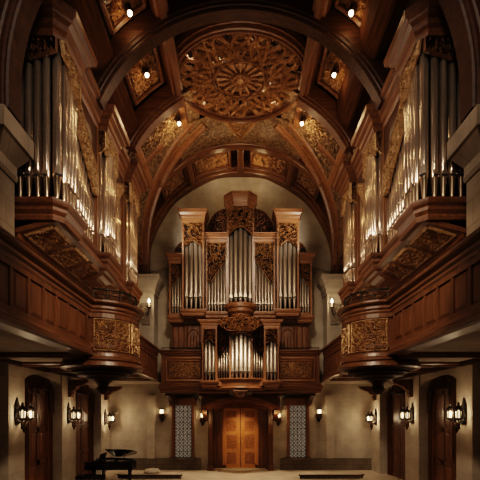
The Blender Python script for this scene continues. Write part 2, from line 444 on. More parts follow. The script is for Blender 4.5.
def dg(th):
    """depth of the slanting rib at barrel angle th (0..71 deg, left half)"""
    return 21.15 - 3.75 * th / radians(71.4)
def strip_on_barrel(m, f, R, prof, n=36, mirror=False):
    """profile (radial, across) swept along f(t)->(theta, d)"""
    rings = []
    for k in range(n + 1):
        t = k / n
        def pt(t):
            a, d = f(t); a = pi - a if mirror else a
            return Vector(bar(a, R, d)), a
        p, a = pt(t); q, _ = pt(min(t + .01, 1.0)); q0, _ = pt(max(t - .01, 0))
        tg = (q - q0).normalized(); rad = Vector((-cos(a), 0, sin(a))); sidev = tg.cross(rad).normalized()
        rings.append([tuple(p + rad * r + sidev * w) for r, w in prof])
    m.loft(rings)
RIBP = [(-.02, -.06), (-.02, .06), (.06, .12), (.08, .2), (.16, .22), (.18, .32), (.7, .32), (.7, -.32), (.18, -.32), (.16, -.22), (.08, -.2), (.06, -.12)]
for s, nm in SIDES:
    m = MB(); strip_on_barrel(m, lambda t: (radians(1 + 71 * t), dg(radians(1 + 71 * t))), RB, RIBP, 40, s > 0)
    tag(m.build('vault_rib', M['oak_x']), 'slanting moulded wooden rib from %s corner capital up to the medallion' % nm, 'vault rib')
    # lengthwise purlins
    for (d0, d1, th, w) in [(9.4, 12.1, 61, 'near'), (12.55, 15.0, 61, 'far')]:
        m = MB(); strip_on_barrel(m, lambda t: (radians(th), d0 + (d1 - d0) * t), RB, [(-.1, -.1), (-.1, .1), (.02, .14), (.04, .22), (.75, .22), (.75, -.22), (.04, -.22), (.02, -.14)], 4, s > 0)
        tag(m.build('ceiling_beam', M['wood_y']), 'lengthwise ceiling beam %s of the %s gilded coffer' % ('before the big arch, inward' if w == 'near' else 'touching the medallion rim, inward', nm), 'ceiling beam')
    for (d0, d1, w) in [(9.4, 12.1, 'near'), (12.55, 15.0, 'far')]:
        m = MB(); strip_on_barrel(m, lambda t: (radians(37), d0 + (d1 - d0) * t), RB + .05, [(0, -.3), (0, .1), (.06, .16), (.7, .16), (.7, -.9), (.3, -.9), (.1, -.6)], 4, s > 0)
        tag(m.build('ceiling_beam', M['matte']), 'sloping ceiling board above %s organ case, %s the big dark arch' % (nm, 'before' if w == 'near' else 'behind'), 'ceiling beam')
    # wall plate above organ case
    m = MB(s)
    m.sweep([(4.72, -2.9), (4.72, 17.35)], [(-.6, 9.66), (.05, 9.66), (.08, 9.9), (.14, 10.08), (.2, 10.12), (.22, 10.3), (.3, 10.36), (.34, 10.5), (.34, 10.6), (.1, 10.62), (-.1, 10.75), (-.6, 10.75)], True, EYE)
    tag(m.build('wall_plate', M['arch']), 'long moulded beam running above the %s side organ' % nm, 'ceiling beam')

# coffers with gilded relief and a small lamp each
def patch(m, a0, a1, fd0, fd1, R, n=24, k=2, mi=0):
    m.grid([[bar(a0 + (a1 - a0) * i / n, R, fd0(a0 + (a1 - a0) * i / n) + (fd1(a0 + (a1 - a0) * i / n) - fd0(a0 + (a1 - a0) * i / n)) * j / k) for i in range(n + 1)] for j in range(k + 1)], mi, True)
def mir(a, s): return a if s < 0 else pi - a
def coffer(name, s, a0, a1, d0, d1, R, label, parts=True, seed=3):
    """sunk panel: wooden frame, gilded relief bottom with raised scrolls"""
    e = empty(name, bar(mir((a0 + a1) / 2, s), R, (d0 + d1) / 2), label, 'ceiling panel')
    m = MB(); patch(m, mir(a0, s), mir(a1, s), lambda a: d0, lambda a: d1, R); m.build('relief_panel', M['relief_dk'], e)
    m = MB()
    mp = lambda u, v, t: bar(mir(u, s), R - .03 - t, v)
    rw = .07
    for (p, q) in [((a0, d0), (a1, d0)), ((a0, d1), (a1, d1))]:
        m.ribbon([(p[0] + (q[0] - p[0]) * k / 10, p[1]) for k in range(11)], [rw] * 11, lambda u, v, t: bar(mir(u, s), R - .08 - t, v), .05, .12)
    for a in (a0, a1):
        m.ribbon([(a, d0), (a, (d0 + d1) / 2), (a, d1)], [rw / R] * 3, lambda u, v, t: bar(mir(u, s), R - .08 - t, v), .05, .12)
    m.build('panel_frame', M['wood_x'], e)
    m = MB()
    poly = [(a0 * R + .12, d0 + .12), (a1 * R - .12, d0 + .12), (a1 * R - .12, d1 - .12), (a0 * R + .12, d1 - .12)]
    m.scrolls(poly, .16, lambda u, v, t: bar(mir(u / R, s), R - .02 - t, v), seed, .035, .05, .03, 0, False)
    m.build('scrollwork', M['carve'], e)
    return e
def ceiling_lamp(p, label, power, target=None):
    e = empty('ceiling_spotlight', p, label, 'spotlight', 'small spotlights in the vault')
    m = MB(); m.lathe(p, [(.0, .22), (.05, .22), (.05, .1), (.13, .06), (.13, 0), (.1, .0)], 14); m.build('housing', M['bronze'], e)
    m = MB(); m.lathe(p, [(.0, -.07), (.045, -.055), (.065, -.02), (.065, .03), (0, .04)], 12); m.build('bulb', M['bulb'], e)
    if power: light('bulb_light', 'POINT', (p[0], p[1], p[2] - .22), power * (.75 if power > 80 else .22), (1, .68, .36), .08, parent=e)
    return e
for s, nm in SIDES:
    coffer('gilded_coffer', s, radians(43), radians(57), 10.3, 11.95, 5.3, 'lit gilded coffer above the big dark arch, on the %s' % nm, seed=5)
    coffer('gilded_coffer', s, radians(43), radians(57), 12.9, 14.7, 5.3, 'lit gilded coffer between the big arch and the medallion rim, on the %s' % nm, seed=8)
    x, y, z = bar(mir(radians(50), s), 5.0, 11.62); ceiling_lamp((x, y, z), 'small spotlight in the coffer above the big dark arch, on the %s' % nm, 60)
    x, y, z = bar(mir(radians(50), s), 5.0, 13.75); ceiling_lamp((x, y, z), 'small spotlight in the %s coffer beside the medallion' % nm, 60)
    # the dark carved centre panels in front
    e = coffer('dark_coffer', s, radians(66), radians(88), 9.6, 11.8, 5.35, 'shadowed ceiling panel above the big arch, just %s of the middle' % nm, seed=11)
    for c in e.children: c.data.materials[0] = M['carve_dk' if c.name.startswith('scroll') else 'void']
    # big gilded web between the short arch and the slanting rib
    e = empty('gilded_vault_web', bar(mir(radians(36), s), 4.98, 17), 'large gilded relief panel of the vault, above the far end of the %s organ' % nm, 'ceiling panel')
    m = MB(); R = 5.02
    patch(m, mir(radians(0), s), mir(radians(70), s), lambda a: 15.4, lambda a: dg(mir(a, s)), R, 40, 6); m.build('relief_panel', M['relief'], e)
    m = MB()
    poly = []
    for k in range(13): a = radians(6 + 58 * k / 12); poly.append((a * R, 15.75))
    for k in range(13): a = radians(64 - 58 * k / 12); poly.append((a * R, max(dg(a) - .75, 16.2)))
    m.scrolls(poly, .13, lambda u, v, t: bar(mir(u / R, s), R - .02 - t, v), 17, .018, .025, .02, 0, False, 1.15); m.build('scrollwork', M['relief'], e)
    for (f, w, mt) in [(lambda t: (radians(4 + 62 * t), dg(radians(4 + 62 * t)) - .62), .17, 'oak_x'), (lambda t: (radians(62), 15.5 + 1.6 * t), .16, 'oak_x'),
                       (lambda t: (radians(8 + 56 * t), 15.72), .09, 'wood_x'), (lambda t: (radians(34), 15.6 + 3.0 * t), .2, 'oak_x'), (lambda t: (radians(14 + 34 * t), 17.0 + .2 * t), .17, 'wood_x')]:
        m = MB(); strip_on_barrel(m, f, R, [(-.09, -w * .5), (-.09, w * .5), (-.03, w), (.06, w), (.06, -w), (-.03, -w)], 24, s > 0)
        m.build('panel_moulding', M[mt], e)
    x, y, z = bar(mir(radians(58), s), 4.72, 16.3); ceiling_lamp((x, y, z), 'small spotlight in the large gilded vault panel on the %s' % nm, 90)
    # little coffers over the plaster arch
    coffer('gilded_coffer', s, radians(62), radians(84), 19.5, 20.8, 5.1, 'small gilded coffer over the plaster arch, just %s of the middle' % nm, seed=21)
    coffer('wooden_coffer', s, radians(40), radians(57), 19.5, 20.8, 5.1, 'small wooden coffer over the plaster arch, farther out on the %s' % nm, seed=23)
for a, w in ((59, 'left'), (90, 'middle'), (121, 'right')):
    m = MB(); strip_on_barrel(m, lambda t: (radians(a), 19.2 + 1.8 * t), RB, [(0, -.08), (0, .08), (.05, .16), (.6, .16), (.6, -.16), (.05, -.16)], 4)
    tag(m.build('ceiling_beam', M['wood_y']), 'short beam between the small arch and the plaster wall arch, %s one' % w, 'ceiling beam')
light('spandrel_fill', 'POINT', (0, 17.7, Z(11.3)), 26, (1, .72, .42), .1); light('coffer_glow', 'POINT', (-.9, 20.0, Z(12.2)), 22, (1, .7, .38), .1); light('coffer_glow', 'POINT', (.9, 20.0, Z(12.2)), 22, (1, .7, .38), .1)  # the spandrel point is an added fill without a fixture
# spandrel between the slanting ribs
e = empty('carved_spandrel', bar(pi / 2, 4.9, 18), 'triangular carved panel between medallion and small arch', 'ceiling panel')
m = MB(); R = 4.95; patch(m, radians(56), radians(124), lambda a: 16.9, lambda a: 18.9, R, 20, 2); m.build('relief_panel', M['relief'], e)
m = MB(); mp = lambda u, v, t: bar(pi / 2 + u / R, R - .05 - t, v)
m.ribbon([(-.75, 17.25), (0, 18.6), (.75, 17.25)], [.1] * 3, mp, .07, .06)
m.scrolls([(-.6, 17.3), (.6, 17.3), (0, 18.4)], .17, mp, 4, .04, .05); m.build('scrollwork', M['carve'], e)

# =================================================================== MEDALLION
MC = (0, 14.93); MZ = Z(12.3); MR = 2.45
e = empty('ceiling_medallion', (MC[0], MC[1], MZ), 'great round ceiling medallion of interlaced carved strapwork with a spoked hub', 'ceiling medallion')
m = MB(); m.lathe((MC[0], MC[1], MZ), [(MR - .02, .5), (MR - .02, .02), (MR + .03, -.05), (MR + .1, -.05), (MR + .13, 0), (MR + .2, .01), (MR + .26, .12), (MR + .3, .14), (MR + .36, .3), (MR + .36, .75)], 128, smooth=False)
m.build('rim', M['wood_x'], e)
m = MB(); m.lathe((MC[0], MC[1], MZ), [(0, .62), (MR * .5, .55), (MR, .4)], 48); m.build('backing', M['void'], e)
mp = lambda u, v, t: (MC[0] + u, MC[1] + v, MZ + .12 - t)
m = MB()
def closed(f, n=180): return [f(2 * pi * k / n) for k in range(n + 1)]
pol = lambda r, a: (r * cos(a), r * sin(a))
for (rm, am, nn, ph, w) in [(1.70, .52, 8, 0, .038), (1.70, .52, 8, pi / 8, .038), (1.95, .30, 16, 0, .026), (1.38, .28, 16, pi / 16, .026)]:
    m.ribbon(closed(lambda a: pol(rm + am * cos(nn * (a + ph)), a), 360), w, mp, .05, .06)
for k in range(16):      # loops of the interlace
    a = 2 * pi * k / 16
    for (r0, rr, w, sh) in [(2.08, .25, .022, 0), (1.38, .20, .02, .5), (1.72, .16, .02, .25)]:
        c = pol(r0, a + sh * pi / 8)
        m.ribbon([(c[0] + rr * cos(t), c[1] + rr * sin(t)) for t in [2 * pi * q / 20 for q in range(21)]], w, mp, .06, .05)
    for sg in (-1, 1):   # paired scrolls in every field
        c0 = pol(1.74, a + sg * .10 + pi / 16); pts = []
        for q in range(19):
            t = q / 18; R_ = .2 * (1 - .8 * t); g = a + sg * (1.2 + t * 3.0 * pi)
            pts.append((c0[0] + R_ * cos(g), c0[1] + R_ * sin(g)))
        m.ribbon(pts, .02, mp, .05, .05)
for q in range(2):      # eight pointed star
    for k in range(4):
        a = pi / 8 * q * 2 + pi / 2 * k + pi / 16
        p0, p1 = pol(2.38, a), pol(2.38, a + pi * .75)
        m.ribbon([(p0[0] + (p1[0] - p0[0]) * t / 12, p0[1] + (p1[1] - p0[1]) * t / 12) for t in range(13)], .036, mp, .06, .06)
m.build('strapwork', M['lattice'], e)
m = MB(); ann = [pol(1.08, 2 * pi * k / 40) for k in range(41)]; ring = [pol(2.36, 2 * pi * k / 60) for k in range(61)] + ann[::-1]
m.scrolls(ring, .19, lambda u, v, t: (MC[0] + u, MC[1] + v, MZ + .22 - t), 31, .018, .03, .03, 0, False, 1.5); m.build('scrollwork', M['carve'], e)
m = MB()
for r, w in ((1.03, .05), (.92, .025), (.38, .04), (2.4, .05)): m.ribbon(closed(lambda a: pol(r, a), 72), w, mp, .06, .06)
m.build('ring_moulding', M['wood_x'], e)
h = MB(); h.lathe((MC[0], MC[1], MZ), [(0, -.02), (.12, 0), (.16, .06), (.3, .05), (.36, .1), (.36, .2)], 32); 
h.scrolls([pol(.34, 2 * pi * k / 20) for k in range(20)], .1, lambda u, v, t: (MC[0] + u, MC[1] + v, MZ + .04 - t), 2, .02, .03)
h.build('hub', M['lattice'], e)
for k in range(16):
    a = 2 * pi * k / 16; m = MB()
    m.ribbon([pol(.36 + .58 * t / 4, a) for t in range(5)], [.03, .035, .042, .05, .06], mp, .04, .05)
    m.build('spoke', M['lattice'], e)
m = MB(); m.lathe((MC[0], MC[1], MZ), [(.2, .22), (.95, .22)], 40); m.build('rosette_panel', M['carve'], e)
for o in e.children:      # the medallion is an oval, wider than it is deep
    for v in o.data.vertices: v.co.x *= .965; v.co.y *= .80
for (x, y) in [(-1.75, 14.0), (1.85, 14.1), (.85, 15.3), (-1.35, 16.2), (.6, 13.3), (-.7, 14.2), (1.3, 16.1)]:
    light('medallion_glow', 'POINT', (x, y, MZ - .06 + .38), 5, (1, .82, .6), .03, parent=None)

# =================================================================== SIDE GALLERIES
GX = 4.06
BAYC, BAYR = 11.8, 1.0
def bay_pt(a, R): return (GX - R * cos(a), BAYC + R * sin(a))     # a: -90..90 deg
def gal_path(d0=2.5, d1=19.35, n=20):
    p = [(GX, d0), (GX, BAYC - BAYR - .02)]
    p += [bay_pt(radians(-90 + 180 * k / n), BAYR) for k in range(1, n)]
    return p + [(GX, BAYC + BAYR + .02), (GX, d1)]
for s, nm in SIDES:
    e = empty('gallery_balcony', (GX, 11, Z(1.5)), 'long wooden side gallery on the %s with panelled parapet and bowed bay' % nm, 'gallery', side=s)
    m = MB(s)
    m.sweep(gal_path(), [(-.16, 1.55), (-.03, 1.55), (-.03, 2.95), (-.16, 2.95)], True, EYE)
    # framing stiles and rails of the parapet
    for d in [d0 for d0 in [3.0 + .58 * k for k in range(14)]] + [12.95 + .58 * k for k in range(12)]:
        if BAYC - BAYR - .05 < d < BAYC + BAYR + .05: continue
        m.box(GX - .024, GX + .06, d - .05, d + .05, Z(1.8), Z(2.66))
    m.sweep(gal_path(), [(-.06, 2.56), (.03, 2.56), (.03, 2.72), (-.06, 2.72)], True, EYE)
    m.sweep(gal_path(), [(-.06, 1.74), (.03, 1.74), (.03, 1.86), (-.06, 1.86)], True, EYE)
    m.build('parapet', M['wood_v'], e)
    m = MB(s)
    m.sweep(gal_path(), [(-.2, 2.68), (.04, 2.68), (.06, 2.72), (.05, 2.76), (.1, 2.8), (.1, 2.86), (.07, 2.88), (.17, 2.93), (.19, 2.96), (.19, 3.0), (-.2, 3.0)], True, EYE)
    m.build('top_rail', M['wood_y'], e)
    m = MB(s)
    bp = [(-.3, 1.5), (.05, 1.5), (.12, 1.53), (.14, 1.6), (.08, 1.63), (.08, 1.68), (.04, 1.72), (.03, 1.78), (-.1, 1.78)]
    m.sweep([(GX, 2.5), (GX, BAYC - BAYR)], bp, True, EYE); m.build('base_moulding', M['wood_y'], e)
    m = MB(s); m.sweep([(GX, BAYC + BAYR), (GX, 19.35)], bp, True, EYE); m.build('base_moulding', M['wood_y'], e)
    m = MB(s); m.lathe((GX, BAYC, EYE), [(BAYR + .0, 2.72), (BAYR + .0, 1.6), (BAYR + .03, 1.6), (BAYR + .05, 1.52), (BAYR + .1, 1.48), (BAYR + .1, 1.42), (BAYR + .06, 1.4), (BAYR + .14, 1.36), (BAYR + .16, 1.26), (BAYR + .1, 1.22), (BAYR - .1, 1.22)], 64, smooth=False); m.build('bay_front', M['wood_y'], e)
    cents = [3.29 + .58 * k for k in range(13)] + [13.24 + .58 * k for k in range(11)]
    for d in cents:
        if BAYC - BAYR - .3 < d < BAYC + BAYR + .3 or d > 19.2 or d < 5.9: continue
        m = MB(s); w = .235
        a = (GX + .015, GX - .025)
        ring = lambda x, i: [(x, d - w + i, Z(1.87) + i), (x, d + w - i, Z(1.87) + i), (x, d + w - i, Z(2.55) - i), (x, d - w + i, Z(2.55) - i)]
        m.loft([ring(a[0] + .04, 0), ring(a[0], 0), ring(a[1], .07)])
        m.build('panel', M['wood_v'], e)
    # carved panels round the bay
    for (a0, a1) in [(-84, -27), (-20, 20), (27, 84)]:
        m = MB(s); R = BAYR + .015
        poly = [(radians(a0) * R, 1.7), (radians(a1) * R, 1.7), (radians(a1) * R, 2.48), (radians(a0) * R, 2.48)]
        mpb = lambda u, v, t: (*bay_pt(u / R, R + t), Z(v))
        m.scrolls(poly, .11, mpb, 40 + a0, .024, .035, .02, 0, False, 1.15)
        n = 10
        for v in (1.67, 2.51): m.ribbon([(radians(a0 + (a1 - a0) * k / n) * R, v) for k in range(n + 1)], .025, mpb, .03, .03)
        for a in (a0, a1): m.ribbon([(radians(a) * R, 1.67), (radians(a) * R, 2.51)], .025, mpb, .03, .03)
        m.build('carved_panel', M['gilt'], e)
    # turned underside of the bay with pendant
    m = MB(s)
    m.lathe((GX, BAYC, EYE), [(BAYR + .0, 1.24), (BAYR - .02, 1.2), (BAYR - .14, 1.18), (BAYR - .14, 1.12), (BAYR - .28, 1.1), (BAYR - .3, 1.04), (.5, 1.0), (.42, .94), (.3, .92), (.2, .86), (.14, .76), (.2, .68), (.13, .58), (.04, .52), (0, .52)], 48, smooth=False)
    m.build('corbel', M['dark_x'], e)
    # soffit, floor and cross beams
    m = MB(s); m.box(GX + .05, XW, 2.5, 19.35, Z(1.56), Z(1.9)); m.box(GX + .05, XW, 19.35, 21.5, Z(1.5), Z(1.9)); m.build('gallery_soffit', M['soffit'], e)
    for d in (10.6, 12.6, 14.4, 16.4, 18.4):
        m = MB(s); m.sweep([(GX + .1, d - .16), (XW - .02, d - .16)], [(0, 1.58), (0, 1.5), (-.05, 1.46), (-.05, 1.43), (-.27, 1.43), (-.27, 1.46), (-.32, 1.5), (-.32, 1.58)], False, EYE); m.build('cross_beam', M['wood_x'], e)
    m = MB(s); m.box(6.8, 6.98, 6, 20.1, Z(1.44), Z(1.57)); m.build('wall_beam', M['dark_y'], e)
    # carved brackets against the piers
    for d in (16.35, 20.7):
        m = MB(s)
        prof = [(7.0, .62), (6.9, .6), (6.84, .72), (6.86, .85), (6.72, .92), (6.62, 1.04), (6.4, 1.1), (6.2, 1.2), (6.1, 1.32), (7.0, 1.32)]
        m.prism(prof, lambda u, v, t: (u, t, Z(v)), d - .13, d + .13); m.build('bracket', M['carve_dk'], e)
    # iron railing strip on the top rail
    r_ = empty('iron_railing', (GX, 11, Z(3.0)), 'low dark iron railing fixed along the top of the %s gallery' % nm, 'railing', side=s)
    for (d0, d1) in ((2.5, BAYC - BAYR - .1), (BAYC + BAYR + .1, 19.3)):
        off = [(GX + .07, d0), (GX + .07, d1)]
        m = MB(s); m.sweep(off, [(-.02, 3.11), (.03, 3.11), (.03, 3.15), (-.02, 3.15)], True, EYE); m.build('handrail', M['iron'], r_)
        m = MB(s); m.sweep(off, [(-.012, 3.0), (.012, 3.0), (.012, 3.115), (-.012, 3.115)], True, EYE); m.build('kick_strip', M['iron'], r_)
    # taller rail of the bay
    b_ = empty('iron_railing', (GX, BAYC, Z(3.0)), 'raised curved iron railing on the bay of the %s gallery' % nm, 'railing', side=s)
    arc = [bay_pt(radians(-88 + 176 * k / 24), BAYR - .04) for k in range(25)]
    for hh, rr in ((3.34, .028), (3.2, .014), (3.06, .014)):
        m = MB(s); m.tube([(x, y, Z(hh)) for x, y in arc], rr, 6); m.build('rail', M['iron'], b_)
    for k in range(9):
        x, y = bay_pt(radians(-86 + 172 * k / 8), BAYR - .04)
        m = MB(s); m.tube([(x, y, Z(2.99)), (x, y, Z(3.36))], .02, 6); m.lathe((x, y, Z(3.36)), [(.02, -.02), (.03, .01), (.02, .035), (0, .04)], 8); m.build('post', M['iron'], b_)

# =================================================================== SIDE ORGANS
for s, nm in SIDES:
    zb, zc = 5.1, 9.1
    e = empty('side_organ', (5.6, 13.4, Z(1.9)), 'tall side organ with bright metal pipes in carved case above the %s gallery' % nm, 'pipe organ', side=s)
    path = [(6.6, 9.6), (4.5, 9.6), (4.3, 9.8), (4.3, 10.8), (4.58, 10.84), (4.58, 12.86), (4.3, 12.9), (4.3, 14.1), (4.58, 14.14), (4.58, 15.71), (4.3, 15.75), (4.3, 17.0), (4.4, 17.1), (5.4, 17.1)]
    m = MB(s); m.sweep(path, [(-.4, 9.04), (.0, 9.04), (.03, 9.12), (.02, 9.2), (.08, 9.26), (.1, 9.38), (.2, 9.44), (.22, 9.5), (.32, 9.54), (.34, 9.7), (-.4, 9.7)], True, EYE); m.build('cornice', M['wood_y'], e)
    m = MB(s); m.sweep(path, [(-.35, 4.62), (.0, 4.62), (.02, 4.7), (.0, 4.76), (.06, 4.84), (.06, 4.92), (.12, 4.98), (.14, 5.04), (.14, 5.1), (-.35, 5.1)], True, EYE); m.build('base_moulding', M['wood_y'], e)
    m = MB(s); m.box(4.7, 6.6, 9.7, 17.1, Z(5.02), Z(5.08)); m.build('windchest', M['dark_y'], e)
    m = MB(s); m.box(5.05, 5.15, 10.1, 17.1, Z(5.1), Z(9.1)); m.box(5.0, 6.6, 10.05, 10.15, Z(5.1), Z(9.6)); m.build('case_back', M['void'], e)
    # sloping underside with carved panels
    und = lambda u, v, t: (4.4 + u, v, Z(4.63 - .28 * u) - t)
    m = MB(s); m.prism([(0, 9.68), (1.05, 9.68), (1.05, 17.1), (0, 17.1)], und, -.12, 0); m.build('case_underside', M['wood_y'], e)
    for k in range(6):
        d0 = 9.85 + 1.21 * k; poly = [(.2, d0), (.88, d0), (.88, d0 + .95), (.2, d0 + .95)]
        m = MB(s); m.scrolls(poly, .15, und, 60 + k, .034, .045, .02, 0, False, 1.15)
        m.ribbon(poly + [poly[0]], .05, und, .06, .03); m.build('carved_panel', M['gilt' if k < 2 else 'carve'], e)
    # plinth standing on gallery floor
    m = MB(s); m.box(5.42, 6.6, 9.75, 17.1, Z(1.9), Z(4.45))
    for k in range(8):
        d0 = 9.85 + .9 * k; m.box(5.39, 5.44, d0, d0 + .08, Z(3.0), Z(4.3))
    m.box(5.38, 5.44, 9.72, 17.1, Z(4.22), Z(4.35)); m.build('plinth', M['wood_v'], e)
    # corbelled bottoms of the towers
    for (d0, d1) in [(12.92, 14.08), (15.77, 17.05)]:
        m = MB(s); c = (d0 + d1) / 2; w = (d1 - d0) / 2
        ring = lambda x, hw, h: [(x, c - hw, Z(h)), (x, c + hw, Z(h)), (5.45, c + hw, Z(h)), (5.45, c - hw, Z(h))]
        m.loft([ring(4.75, w * .6, 4.34), ring(4.66, w * .75, 4.4), ring(4.5, w * .8, 4.46), ring(4.44, w * .94, 4.54), ring(4.34, w, 4.57), ring(4.34, w, 4.64)]); m.build('tower_corbel', M['wood_y'], e)
    def tower(d0, d1, pipes, posts, shades, name='organ_tower', board=None):
        m = MB(s)
        if board: m.prism(board, lambda u, v, t: (t, u, Z(v)), 4.6, 4.68, 1)
        for (x, y, a) in posts: m.box(x - a, x + a, y - a, y + a, Z(5.1), Z(9.1))
        t = m.build(name, [M['oak_v'], M['dark_v']], e)
        for (x, y, hm, ht, r, a) in pipes:
            pipe(s, x, y, Z(5.06), Z(hm), Z(ht), r, a).build('pipe', [M['pipe'], M['slot']], t)
        for (poly, mpf, r, sd, mt) in shades:
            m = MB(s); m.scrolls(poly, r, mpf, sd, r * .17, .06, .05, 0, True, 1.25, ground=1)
            m.build('pipe_shade', [M[mt], M['void']], t)
    sidemap = lambda x: (lambda u, v, t: (x - t, u, Z(v)))
    # first tower: front face to the nave's near end, corner, side face
    P1 = [(6.05 - .215 * k, 9.82, 5.75, 8.9 - .02 * k, .092, -pi / 2) for k in range(7)] + [(4.545, 9.9, 5.8, 9.1, .11, -2.3)]
    P1 += [(4.47, 10.12 + .2 * k, 5.75, 8.9 - .08 * k, .088, pi) for k in range(4)]
    sh1 = [([(4.46, 9.05), (6.4, 9.05), (6.4, 8.5), (5.6, 8.75), (5.1, 8.55), (4.46, 8.75)], lambda u, v, t: (u, 9.68 - t, Z(v)), .15, 3, 'carve_dk'),
           ([(9.75, 9.05), (10.8, 9.05), (10.8, 8.25), (10.6, 8.3), (10.2, 8.7), (9.85, 8.8), (9.75, 9.0)], sidemap(4.36), .13, 4, 'gilt')]
    tower(9.6, 10.8, P1, [(6.5, 9.75, .06), (4.5, 10.82, .05)], sh1)
    F1 = [(4.74, 10.98 + .2 * k, 5.85 - .02 * k, 8.6 - .15 * k, .08, pi) for k in range(10)]
    tower(10.8, 12.9, F1, [(4.62, 12.82, .05)], [([(10.88, 8.95), (11.5, 8.75), (12.3, 8.0), (12.8, 7.75), (12.8, 6.9), (12.55, 6.9), (12.1, 7.35), (11.4, 7.95), (10.88, 8.6)], sidemap(4.6), .15, 5, 'gilt')], 'organ_flat', [(10.84, 9.07), (12.86, 9.07), (12.86, 7.7), (12.3, 7.95), (11.5, 8.7), (10.84, 8.9)])
    T2 = [(4.55, 12.99, 5.72, 8.6, .08, -2.4), (4.44, 13.1, 5.72, 8.9, .09, -2.8)] + [(4.42, 13.3 + .2 * k, 5.72, 8.95, .088, pi) for k in range(4)]
    tower(12.9, 14.1, T2, [(4.6, 12.93, .035), (4.42, 14.06, .045)], [([(12.95, 9.05), (14.06, 9.05), (14.06, 8.2), (13.9, 8.3), (13.7, 8.75), (13.3, 8.75), (13.1, 8.4), (12.95, 8.3)], sidemap(4.35), .12, 6, 'gilt'),
          ([(4.36, 9.05), (4.6, 9.05), (4.6, 8.3), (4.36, 8.5)], lambda u, v, t: (u, 12.93 - t, Z(v)), .09, 7, 'gilt')])
    F2 = [(4.74, 14.28 + .19 * k, 5.8, 7.9 + .1 * k, .075, pi) for k in range(8)]
    tower(14.1, 15.75, F2, [(4.62, 15.66, .05)], [([(14.2, 8.2), (14.7, 8.4), (15.62, 8.9), (15.62, 8.6), (15.0, 8.0), (14.6, 7.4), (14.2, 7.2)], sidemap(4.6), .15, 8, 'gilt')], 'organ_flat', [(14.14, 9.07), (15.7, 9.07), (15.7, 8.9), (14.7, 8.4), (14.14, 8.15)])
    T3 = [(4.52, 15.86, 5.7, 8.7, .08, -2.4), (4.43, 16.0, 5.7, 8.8, .085, -2.8)] + [(4.42, 16.2 + .2 * k, 5.7, 8.8, .085, pi) for k in range(4)]
    tower(15.75, 17.1, T3, [(4.6, 15.79, .035), (4.42, 17.0, .045)], [([(15.8, 9.05), (17.0, 9.05), (17.0, 8.3), (16.8, 8.35), (16.5, 8.7), (16.2, 8.7), (15.95, 8.35), (15.8, 8.3)], sidemap(4.35), .12, 9, 'gilt'),
          ([(4.36, 9.05), (4.62, 9.05), (4.62, 8.2), (4.36, 8.4)], lambda u, v, t: (u, 15.77 - t, Z(v)), .09, 10, 'gilt')])

# =================================================================== CENTRAL ORGAN
DO = 20.2
def CX(px): return (px - 240.5) * DO / 400
def CZ(py): return EYE + (412 - py) * DO / 400
org = empty('pipe_organ', (0, 20.6, Z(1.9)), 'great central pipe organ filling the plaster arch above the double doors', 'pipe organ')
def organ_bay(root, name, px0, px1, pc_top, pc_bot, pbase, yf, yb, n, mouth, tops, shade, seed, mats, cornice=True, bow=0.0, pr=None, base=True, zf=CZ, xf=CX, sc_r=.13, foot=None, stile=.09, shade_mat='carve', pm='pipe_dk', mdev=0):
    """one bay of an organ front: stiles, cornice, base, pipes, carved shade (all heights given as picture rows at the case's depth)"""
    x0, x1 = xf(px0), xf(px1); xc = (x0 + x1) / 2; w = x1 - x0
    zt, zc, zb = zf(pc_top), zf(pc_bot), zf(pbase)
    m = MB()
    m.box(x0, x0 + stile, yf + bow, yb, zb, zc); m.box(x1 - stile, x1, yf + bow, yb, zb, zc)
    m.box(x0 + stile, x1 - stile, yb - .06, yb, zb, zc, 1)
    t = m.build(name, [mats[0], M['void']], root)
    if bow: path = [(x0, yb), (x0, yf + bow), (xc - w * .26, yf), (xc + w * .26, yf), (x1, yf + bow), (x1, yb)]
    else: path = [(x0, yb), (x0, yf), (x1, yf), (x1, yb)]
    H_ = zt - zc
    if cornice:
        m = MB(); m.sweep(path, [(-.12, -.06), (.0, -.06), (.02, .05 * H_), (.02, .3 * H_), (.06, .38 * H_), (.07, .55 * H_), (.14, .72 * H_), (.16, .85 * H_), (.19, .88 * H_), (.19, H_), (-.12, H_)], False, zc); 
        m.add([(x0 + .05, yf + bow * .5 + .05, zt - .02), (x1 - .05, yf + bow * .5 + .05, zt - .02), (x1 - .05, yb, zt - .02), (x0 + .05, yb, zt - .02)], [(0, 1, 2, 3)])
        m.build('cornice', mats[1], t)
    if base:
        m = MB(); m.sweep(path, [(-.12, -.3), (-.02, -.3), (.02, -.22), (.02, -.16), (.08, -.08), (.1, -.02), (.1, .05), (.03, .07), (-.12, .07)], False, zb); m.build('base_moulding', mats[1], t)
    iw = w - 2 * stile; r = pr or iw / n / 2 * .9
    for k in range(n):
        u = (k + .5) / n; x = x0 + stile + iw * u
        y = yf + r + .1 + (bow * (abs(u - .5) * 2) ** 1.6 if bow else .03 * abs(u - .5))
        zm = zb + mouth + mdev * abs(u - .5) * 2
        pipe(1, x, y, zb + .02, zm, zf(tops(u)), r, -pi / 2).build('pipe', [M[pm], M['slot']], t)
    if shade:
        poly = [(x0 + stile * .6 + (w - 1.2 * stile) * u, zf(v)) for u, v in shade]
        def mps(u, v, q):
            k = abs((u - xc) / (w / 2)); yy = yf + (bow * max(0, (k - .52) / .48) if bow else 0)
            return (u, yy + .02 - q, v)
        m = MB(); m.scrolls(poly, sc_r * 1.25, mps, seed, sc_r * .17, .06, .05, 0, True, 1.32, ground=1); m.build('pipe_shade', [M[shade_mat], M['void']], t)
    return t
OK = (M['oak_v'], M['oak_x'])
